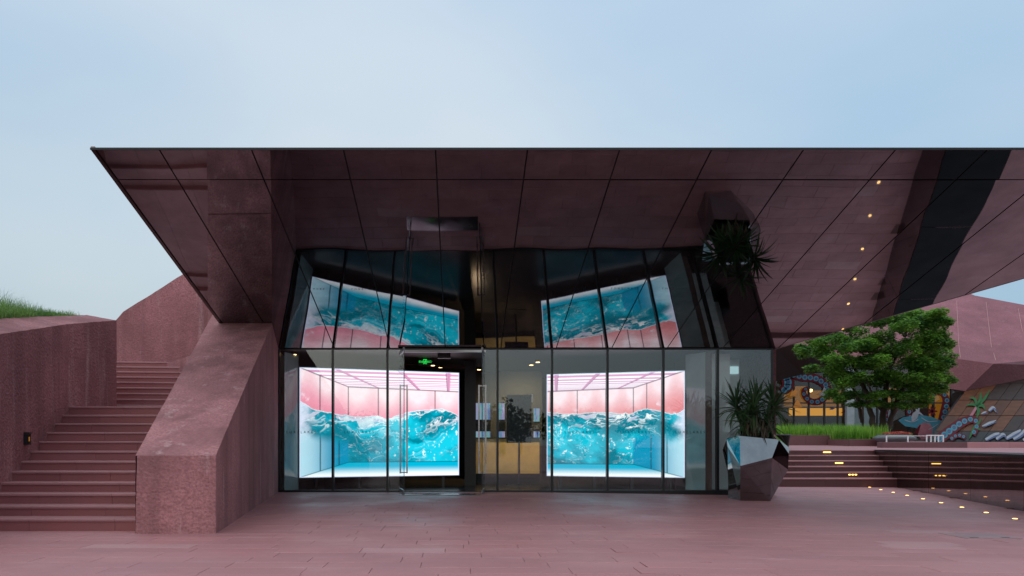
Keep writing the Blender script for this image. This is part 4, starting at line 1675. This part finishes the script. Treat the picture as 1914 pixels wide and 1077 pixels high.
for (px, py, rx, ry_) in clumps:
    # a clump is several smaller tufts, so that light and gaps break it up
    for sub in range(5):
        dy = rt.uniform(-2.4, 2.4)
        cc = at(px + rt.uniform(-.7, .7) * rx, py + rt.uniform(-.6, .6) * ry_, TY + dy)
        k_ = TY / F
        rx2, rz2 = rx * k_ * 0.62, ry_ * k_ * 0.55
        nl = int(80 + rx * ry_ * 0.5)
        for j in range(nl):
            v = rt.normal(size=3)
            v /= np.linalg.norm(v)
            r_ = rt.uniform(0.35, 1.0) ** 0.5
            p = cc + Vector((v[0] * rx2 * r_, v[1] * rx2 * r_, v[2] * rz2 * r_))
            a = rt.uniform(0, 6.28)
            tl = rt.uniform(-0.7, 0.4)
            d = Vector((math.cos(a) * math.cos(tl), math.sin(a) * math.cos(tl), math.sin(tl)))
            s_ = d.cross(Vector((rt.uniform(-.4, .4), rt.uniform(-.4, .4), 1))).normalized()
            L = rt.uniform(0.11, 0.21)
            w = L * 0.26
            b0 = len(vt)
            vt += [tuple(p), tuple(p + d * L * .5 + s_ * w), tuple(p + d * L), tuple(p + d * L * .5 - s_ * w)]
            ft.append((b0, b0 + 1, b0 + 2, b0 + 3))
me = bpy.data.meshes.new('crown')
o0 = tr.location
me.from_pydata([(x - o0.x, y - o0.y, z - o0.z) for x, y, z in vt], [], ft)
me.materials.append(M['leaf'])
cr = bpy.data.objects.new('crown', me)
COL.objects.link(cr)
cr.parent = tr

# ------------------------------------------------------------------ bowl planter, parapet, railing
bp = at(1671, 826, 27.4)
bw = thing('bowl_planter', (bp.x, 27.4, uz(27.4)), 'wide low grey bowl planter with red flowers beside the tree', 'planter')
zb = uz(27.4)
m = MB()
m.lathe((bp.x, 27.4, zb), [(0.25, 0.0), (0.32, 0.12), (0.72, 0.28), (0.74, 0.34), (0.55, 0.45), (0.5, 0.44)], 32)
m.build('bowl', M['bowl'], bw, True)
fl_ = MB()
rf_ = random.Random(17)
for k in range(700):
    a, r_ = rf_.uniform(0, 6.28), math.sqrt(rf_.random()) * 0.5
    p = Vector((bp.x + 0.12 + r_ * math.cos(a), 27.4 + r_ * math.sin(a), zb + 0.42 + rf_.uniform(0, 0.16) * (1.1 - r_)))
    s_ = Vector((rf_.uniform(-1, 1), rf_.uniform(-1, 1), rf_.uniform(-.4, .4))).normalized() * 0.035
    u_ = Vector((rf_.uniform(-1, 1), rf_.uniform(-1, 1), rf_.uniform(-1, 1))).normalized() * 0.03
    fl_.add([p - s_ - u_, p + s_ - u_, p + s_ + u_, p - s_ + u_], [(0, 1, 2, 3)])
ff = fl_.build('flowers', M['flower'], bw)
ff["kind"] = "stuff"
gl_ = MB()
for k in range(500):
    a, r_ = rf_.uniform(0, 6.28), math.sqrt(rf_.random()) * 0.52
    blades(gl_, (bp.x + 0.1 + r_ * math.cos(a), 27.4 + r_ * math.sin(a), zb + 0.38), rf_.uniform(.08, .2), rf_.uniform(0, 6.28), .6, .03, 2)
gf = gl_.build('flower_foliage', M['leaf'], bw)
gf["kind"] = "stuff"

par = thing('parapet', (19, 25, uz(25)), 'low red stone parapet along the terrace at the right edge', 'wall')
x = at(1650, 830, 25).x
x_end = 24.0
while x < x_end:
    m = MB()
    m.bevbox((x + .004, 25, uz(25) - .05), (min(x + 1.5, x_end) - .004, 25.35, 1.18), 0.01)
    m.build('parapet_slab', M['planter'] if x < at(1800, 0, 25).x else M['paver'], par)
    x += 1.5
rl = thing('railing', (at(1745, 826, 26).x, 26, uz(26)), 'small white metal railing behind the red parapet', 'railing')
for px in (1732, 1740, 1747.5, 1754, 1763):
    m = MB()
    q = at(px, 814, 26)
    m.bar((q.x, 26, uz(26)), (q.x, 26, q.z), 0.035)
    m.build('post', M['white'], rl)
for (pa_, pb_) in ((1732, 1763),):
    m = MB()
    a, b = at(pa_, 814, 26), at(pb_, 814, 26)
    m.bar(a, b, 0.04)
    m.build('top_rail', M['white'], rl)
m = MB()
m.bar(at(1657, 815, 26), at(1731, 815, 26), 0.02)
m.build('long_rail', M['white'], rl)
for px in (1657, 1697):
    m = MB()
    q = at(px, 815, 26)
    m.bar((q.x, 26, uz(26)), (q.x, 26, q.z), 0.035)
    m.build('post', M['white'], rl)

# ------------------------------------------------------------------ background building
bb = thing('mall_building', (24, 44, uz(44)), 'faceted red building with mural covered glass front behind the tree', 'building')
PU = plane3(at(1857, 680, 43), at(1700, 655, 45), at(1822, 552.5, 52))
u_ = lambda x, y: on_plane(x, y, PU)
U1, U2, U3, U4 = u_(1857, 680), u_(1791.5, 671), u_(1700, 655), u_(1480, 632)
U5 = u_(2030, 665)
m = MB()
m.slab([U4, U3, U2, U1, U5, u_(2030, 592), u_(1822, 552.5), u_(1640, 480), u_(1480, 470)], PU[1] * (0.4 if PU[1].y > 0 else -0.4))
m.build('roof_facet', M['far_wall'], bb)
# thin pale joints on the roof facet
for (xa, ya, xb, yb) in ((1788, 563, 1792, 645), (1792, 645, 1795, 669), (1843, 565, 1853, 650), (1857, 660, 1861, 674), (1903, 577, 1911, 620), (1930, 580, 1942, 660)):
    m = MB()
    m.bar(on_plane(xa, ya, PU, 0.01), on_plane(xb, yb, PU, 0.01), 0.028, 0.02)
    m.build('facet_joint', M['paver'], bb)
V1 = at(1804, 731, 43.6)
PB = plane3(at(1735, 825, 40), at(1990, 826, 36.5), V1)
b_ = lambda x, y, l=0.0: on_plane(x, y, PB, l)
m = MB()
W1, W2, W3 = at(1740, 722, 44.4), at(1660, 708, 44.6), at(1480, 690, 44.8)
m.add([U2, U1, V1, W1, U3, W2, U4, W3], [(0, 1, 2), (0, 2, 3), (4, 0, 3), (4, 3, 5), (6, 4, 5), (6, 5, 7)])
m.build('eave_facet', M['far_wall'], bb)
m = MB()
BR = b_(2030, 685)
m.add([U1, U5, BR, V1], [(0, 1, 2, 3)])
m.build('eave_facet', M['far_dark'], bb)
m = MB()
m.add([at(1440, 640, 40), at(1530, 648, 40), at(1500, 700, 43), at(1440, 715, 43)], [(0, 1, 2, 3)])
m.add([at(1530, 648, 40), at(1580, 690, 44), at(1500, 700, 43)], [(0, 1, 2)])
m.build('eave_facet', M['dark'], bb)

# brown panelled wall
brn = [mat_plain('weathered_panel_%s' % n, c, 0.6, 0.0, 0.3, var=0.2) for n, c in
       (('rust', (0.11, 0.036, 0.013)), ('brown', (0.075, 0.027, 0.013)), ('umber', (0.032, 0.018, 0.016)), ('slate', (0.02, 0.023, 0.025)))]
m = MB()
m.slab([b_(1735, 827, -.1), b_(2030, 827, -.1), b_(2030, 680, -.1), b_(1804, 731, -.1)], (0, 0.3, 0))
m.build('panel_backing', M['dark'], bb)
rows = [(731, 747, 715), (748, 752, 0), ]
rb = random.Random(8)


def edge_x(y):          # left slanting edge of the panelled wall
    return 1804 - (y - 731) * (69 / 94.0)


ylines = [684, 716, 748, 777, 806, 826]
top_line = lambda x: 731 - (x - 1804) * 0.2
for r_ in range(5):
    ya, yb = ylines[r_], ylines[r_ + 1]
    for c_ in range(-4, 14):
        # parallelogram leaning with the wall edge
        def X(cc, y):
            return 1804 + cc * 25 - (y - 731) * (69 / 94.0)
        poly = [(X(c_, ya), ya), (X(c_ + 1, ya), ya), (X(c_ + 1, yb), yb), (X(c_, yb), yb)]
        poly = clip(poly, -1, 0, -1690)
        # clip to wall outline: right of slanting edge, below the top line
        poly = clip(poly, -94.0, -69.0, -(94.0 * 1804 + 69.0 * 731))
        if len(poly) >= 3:
            poly = clip(poly, -0.2, -1.0, -(731 + 0.2 * 1804))
        if len(poly) < 3:
            continue
        cxm = sum(p[0] for p in poly) / len(poly)
        cym = sum(p[1] for p in poly) / len(poly)
        if cxm > 1990:
            continue
        sh = [(cxm + (x_ - cxm) * 0.965, cym + (y_ - cym) * 0.965) for x_, y_ in poly]
        if r_ == 4:
            mt = brn[3]
        elif cxm > 1855 + (748 - cym) * 0.3 and cym < 752:
            mt = brn[2]
        elif cxm > 1895:
            mt = brn[rb.choice([1, 2])]
        else:
            mt = brn[rb.choice([0, 0, 1])]
        m = MB()
        m.slab([b_(x_, y_, 0.0) for x_, y_ in sh], PB[1] * (-0.06 if PB[1].y < 0 else 0.06))
        m.build('wall_panel', mt, bb)

# glass shop front
GYB = 44.0
gx0, gx1 = at(1436, 0, GYB).x, at(1830, 0, GYB).x
gz0, gz1 = uz(GYB), at(0, 684, GYB).z
mulls = [1436, 1484, 1512, 1541, 1566, 1577, 1593, 1613, 1640, 1668, 1700, 1745, 1778, 1830]
M['far_glass'] = mat_glass('shop_glass', (0.88, 0.93, 0.94), 0.04, 1.0, 0.0)
for a, b in zip(mulls[:-1], mulls[1:]):
    m = MB()
    m.box((at(a, 0, GYB).x + .03, GYB, gz0), (at(b, 0, GYB).x - .03, GYB + .02, gz1))
    m.build('window', M['far_glass'], bb)
for a in mulls:
    m = MB()
    xx = at(a, 0, GYB).x
    m.box((xx - .04, GYB - .05, gz0), (xx + .04, GYB + .1, gz1))
    m.build('window_bar', M['mullion'], bb)
m = MB()
zt_ = at(0, 753.5, GYB).z
m.box((gx0, GYB - .06, zt_ - .04), (gx1, GYB - .052, zt_ + .04))
m.build('transom', M['mullion'], bb)
m = MB()
m.box((at(1578, 0, GYB).x, GYB - .3, gz0), (at(1592, 0, GYB).x, GYB - .062, gz1))
m.build('pier', mat_plain('pale_pier', (0.33, 0.4, 0.42), 0.5), bb)
m = MB()
m.box((gx0 - 4, 49, gz0), (gx1 + 6, 49.2, gz1 + 2))
m.box((gx0 - 4, GYB + .2, gz1), (gx1 + 6, 49, gz1 + 0.1))
m.box((gx0 - 4, GYB + .2, gz0 + .01), (gx1 + 6, 49, gz0 + .03))
m.build('shop_interior', mat_plain('shop_walls', (0.09, 0.05, 0.03), 0.6), bb)
M['shop_glow'] = mat_emit('backlit_counter', (1.0, 0.40, 0.03), 0.7)
for a, b in ((1476, 1508), (1511, 1538), (1543, 1564), (1567, 1577)):
    m = MB()
    p, q = at(a, 777, 45.5), at(b, 763, 45.5)
    m.box((p.x, 45.5, p.z), (q.x, 45.6, q.z))
    m.build('backlit_counter', M['shop_glow'], bb)
M['shop_glow2'] = mat_emit('lamplight_glow', (1.0, 0.36, 0.03), 0.22)  # warm lamplight on the shop's back wall, put in as emission
for a, b, c_, d_ in ((1466, 1512, 760, 722), (1515, 1572, 760, 730), (1738, 1775, 800, 720), (1655, 1680, 760, 725)):
    m = MB()
    p, q = at(a, c_, 47), at(b, d_, 47)
    m.box((p.x, 47, p.z), (q.x, 47.1, q.z))
    m.build('lamplight_panel', M['shop_glow2'], bb)
m = MB()
p, q = at(1594, 800, 45), at(1668, 762, 45)
m.box((p.x, 45, p.z - .6), (q.x, 45.2, q.z))
m.build('grey_partition', mat_plain('grey_partition', (0.3, 0.33, 0.35), 0.6), bb)
for (px, py) in ((1476, 728), (1515, 733), (1499, 688), (1622, 690)):
    m = MB()
    q = at(px, py, 46)
    m.lathe((q.x, 46, q.z), [(0.05, 0), (0.12, 0.06), (0.12, 0.16), (0.04, 0.2)], 10)
    m.build('shop_lamp', M['amber'], bb)

# painted mural: tentacles with rings, surfboard, palm, waves; most colours darkened, the overhang's shade put in
C_RED = mat_plain('mural_red', (0.085, 0.005, 0.011), 0.7, 0, 0.2)
C_CY = mat_plain('mural_cyan', (0.045, 0.19, 0.26), 0.7, 0, 0.2)
C_NAVY = mat_plain('mural_navy', (0.02, 0.04, 0.13), 0.5)
C_PINK = mat_plain('mural_pink', (0.30, 0.12, 0.15), 0.7, 0, 0.2)
C_GRN = mat_plain('mural_green', (0.022, 0.11, 0.035), 0.7, 0, 0.2)
C_WHT = mat_plain('mural_white', (0.28, 0.30, 0.34), 0.7, 0, 0.2)
C_ORG = mat_plain('mural_orange', (0.65, 0.26, 0.04), 0.5)
PG = plane3((0, GYB - .07, 0), (1, GYB - .07, 0), (0, GYB - .07, 1))


def spline(pts, n=10):
    out = []
    P = [pts[0]] + list(pts) + [pts[-1]]
    for k in range(1, len(P) - 2):
        p0, p1, p2, p3 = [np.array(q, float) for q in P[k - 1:k + 3]]
        for s_ in range(n):
            t_ = s_ / n
            out.append(0.5 * ((2 * p1) + (-p0 + p2) * t_ + (2 * p0 - 5 * p1 + 4 * p2 - p3) * t_ ** 2 + (-p0 + 3 * p1 - 3 * p2 + p3) * t_ ** 3))
    out.append(np.array(pts[-1], float))
    return out


def ribbon(name, pts, pl, lift, mat):
    """pts: (px, py, width px)"""
    S = spline(pts)
    m = MB()
    nS = len(S)
    for k, q in enumerate(S):
        d = S[min(k + 1, nS - 1)][:2] - S[max(k - 1, 0)][:2]
        d /= max(np.linalg.norm(d), 1e-6)
        nrm = np.array([-d[1], d[0]])
        w = q[2] / 2
        a, b = q[:2] + nrm * w, q[:2] - nrm * w
        m.v += [on_plane(a[0], a[1], pl, lift), on_plane(b[0], b[1], pl, lift)]
    for k in range(nS - 1):
        m.f.append((2 * k, 2 * k + 1, 2 * k + 3, 2 * k + 2))
    return m.build(name, mat, bb)


def shape(name, pts, pl, lift, mat):
    m = MB()
    m.v = [on_plane(x_, y_, pl, lift) for x_, y_ in pts]
    m.f = [tuple(range(len(pts)))]
    return m.build(name, mat, bb)


def ring(px, py, r, pl, lift, asp=1.0):
    m = MB()
    n_ = 12
    for k in range(n_):
        a = 2 * math.pi * k / n_
        for rr in (r, r * 0.5):
            m.v.append(on_plane(px + math.cos(a) * rr, py + math.sin(a) * rr * asp, pl, lift))
    for k in range(n_):
        k2 = (k + 1) % n_
        m.f.append((2 * k, 2 * k + 1, 2 * k2 + 1, 2 * k2))
    o = m.build('painted_ring', C_CY, bb)
    m = MB()
    m.v = [on_plane(px + math.cos(2 * math.pi * k / 8) * r * .42, py + math.sin(2 * math.pi * k / 8) * r * .42 * asp, pl, lift + .002) for k in range(8)]
    m.f = [tuple(range(8))]
    m.build('ring_center', C_NAVY, o)


def tentacle(pts, pl, nr, l0=0.02, off=0.0, rs_=0.31):
    ribbon('painted_tentacle', pts, pl, l0, C_RED)
    S = spline(pts, 30)
    L = [0]
    for k in range(1, len(S)):
        L.append(L[-1] + np.linalg.norm(S[k][:2] - S[k - 1][:2]))
    for k in range(nr):
        d = L[-1] * (k + .5) / nr
        j = min(range(len(L)), key=lambda q: abs(L[q] - d))
        q = S[j]
        dr = S[min(j + 1, len(S) - 1)][:2] - S[max(j - 1, 0)][:2]
        dr /= np.linalg.norm(dr)
        nrm = np.array([-dr[1], dr[0]])
        e = off * q[2] * (1 if off else 0)
        ring(q[0] + nrm[0] * e, q[1] + nrm[1] * e, q[2] * rs_, pl, l0 + .006)


tentacle([(1478, 700, 15), (1500, 705, 16), (1525, 708, 16), (1545, 722, 15), (1544, 738, 14), (1532, 750, 13), (1517, 751, 12), (1505, 742, 11), (1502, 731, 9), (1510, 725, 7)], PG, 15)
tentacle([(1455, 690, 12), (1470, 706, 22), (1472, 722, 22), (1462, 732, 16)], PG, 6)
tentacle([(1668, 775, 8), (1674, 760, 11), (1662, 760, 8), (1655, 770, 10), (1657, 785, 9), (1668, 790, 9)], PG, 8)
tentacle([(1684, 738, 8), (1692, 748, 10), (1698, 765, 11), (1702, 785, 11)], PG, 5)
tentacle([(1758, 795, 15), (1764, 770, 15), (1768, 750, 14), (1762, 737, 11), (1750, 735, 8), (1742, 742, 6)], PG, 8, off=0.12)
tentacle([(1752, 826, 20), (1775, 808, 20), (1800, 791, 17), (1820, 786, 13), (1826, 797, 12), (1818, 815, 12)], PB, 10, 0.075)
tentacle([(1776, 824, 9), (1790, 816, 9), (1805, 820, 9)], PB, 4, 0.08)
# surfboard and surfer
PG2 = plane3((0, GYB - .12, 0), (1, GYB - .12, 0), (0, GYB - .12, 1))
shape('painted_board', [(1679, 786), (1688, 780), (1705, 778), (1722, 776), (1740, 779), (1760, 787), (1753, 800), (1742, 815), (1733, 825), (1728, 810), (1712, 800), (1692, 797)], PG2, 0.0, C_CY)
shape('painted_splash', [(1716, 796), (1726, 790), (1738, 792), (1744, 803), (1738, 820), (1722, 822), (1714, 812)], PG2, 0.012, C_PINK)
for wv in ([(1690, 785, 1.5), (1705, 789, 1.5), (1716, 784, 1.5)], [(1722, 781, 1.5), (1735, 788, 1.5), (1752, 787, 1.5)], [(1735, 803, 1.5), (1745, 798, 1.5), (1752, 793, 1.2)]):
    ribbon('painted_ripple', wv, PG2, 0.02, C_WHT)
shape('painted_figure', [(1703, 780), (1706, 772), (1712, 768), (1710, 763), (1714, 758), (1719, 762), (1718, 769), (1726, 777), (1717, 774), (1714, 782), (1704, 790)], PG2, 0.02, C_WHT)
ribbon('painted_fin', [(1712, 812, 7), (1716, 802, 5), (1720, 794, 2)], PG2, 0.018, C_RED)
# fish, birds, flower
shape('painted_bird', [(1528, 738), (1536, 733), (1540, 723), (1545, 730), (1551, 736), (1545, 737), (1538, 740)], PG, 0.03, C_WHT)
shape('painted_fish', [(1549, 765), (1553, 763), (1556, 761), (1561, 763), (1556, 766), (1552, 766)], PG, 0.03, C_NAVY)
shape('painted_fish', [(1570, 773), (1576, 769), (1580, 765), (1587, 768), (1582, 772), (1577, 771)], PG, 0.03, C_RED)
shape('painted_flame', [(1476, 742), (1479, 733), (1484, 730), (1486, 727), (1490, 732), (1487, 741)], PG, 0.03, C_ORG)
shape('painted_shell', [(1482, 762), (1486, 752), (1490, 748), (1494, 752), (1499, 761), (1490, 763)], PG, 0.03, C_ORG)
for k in range(7):
    a = 2 * math.pi * k / 7
    ribbon('painted_petal', [(1742, 769, 1.5), (1742 + 5 * math.cos(a), 769 + 5 * math.sin(a), 4), (1742 + 10 * math.cos(a), 769 + 10 * math.sin(a), 1)], PG2, 0.02, C_RED)
# palm
ribbon('painted_trunk', [(1808, 790, 5), (1816, 778, 5), (1826, 762, 5)], PB, 0.075, C_PINK)
for fr_ in ([(1826, 762, 3), (1818, 758, 5), (1806, 760, 1)], [(1826, 762, 3), (1822, 748, 5), (1812, 746, 1)], [(1826, 762, 3), (1832, 750, 6), (1833, 736, 2)],
            [(1826, 762, 3), (1840, 748, 5), (1850, 731, 1)], [(1826, 762, 3), (1836, 760, 6), (1841, 768, 1)], [(1826, 762, 3), (1829, 770, 6), (1826, 783, 2)],
            [(1822, 800, 3), (1830, 792, 4), (1834, 784, 1)], [(1822, 800, 3), (1828, 803, 4), (1832, 806, 1)], [(1822, 798, 3), (1816, 812, 4), (1812, 822, 1)]):
    ribbon('painted_frond', fr_, PB, 0.08, C_GRN)
# waves
for wv in ([(1842, 824, 4), (1858, 816, 7), (1868, 812, 3)], [(1862, 823, 4), (1874, 815, 7), (1880, 820, 2)], [(1880, 822, 4), (1896, 814, 8), (1908, 806, 3)],
           [(1894, 823, 4), (1908, 815, 8), (1918, 803, 3)], [(1836, 799, 2), (1850, 793, 5), (1862, 788, 1)], [(1848, 770, 3), (1856, 764, 5), (1862, 772, 2)],
           [(1834, 776, 1), (1840, 773, 3), (1844, 772, 1)], [(1912, 825, 4), (1930, 815, 8), (1940, 806, 2)]):
    ribbon('painted_wave', wv, PB, 0.08, C_WHT)
    ribbon('painted_wave', [(a + 2, b + 2.5, w * .5) for a, b, w in wv], PB, 0.086, C_NAVY)

# ------------------------------------------------------------------ trees behind the camera (only mirrored in the glass)
ft_ = MB()
rk = random.Random(31)
for k in range(60):
    x = rk.uniform(-60, 60)
    y = rk.uniform(-46, -32)
    h = rk.uniform(2.6, 6.0)
    r_ = rk.uniform(1.5, 3.2)
    ft_.tube([(x, y, 0), (x, y, h * .6)], [0.15, 0.08], 5)
    for j in range(420):
        v = Vector((rk.gauss(0, 1), rk.gauss(0, 1), rk.gauss(0, 1))).normalized() * rk.uniform(.4, 1)
        p = Vector((x + v.x * r_, y + v.y * r_, h * .62 + v.z * h * .38))
        s_ = Vector((rk.uniform(-1, 1), rk.uniform(-1, 1), rk.uniform(-1, 1))).normalized() * 0.2
        q = Vector((rk.uniform(-1, 1), rk.uniform(-1, 1), rk.uniform(-1, 1))).normalized() * 0.2
        ft_.add([p - s_, p - q, p + s_, p + q], [(0, 1, 2, 3)])
tag(ft_.build('distant_trees', M['far_trees']), 'distant belt of trees mirrored faintly in the glass front', 'trees', kind='stuff')
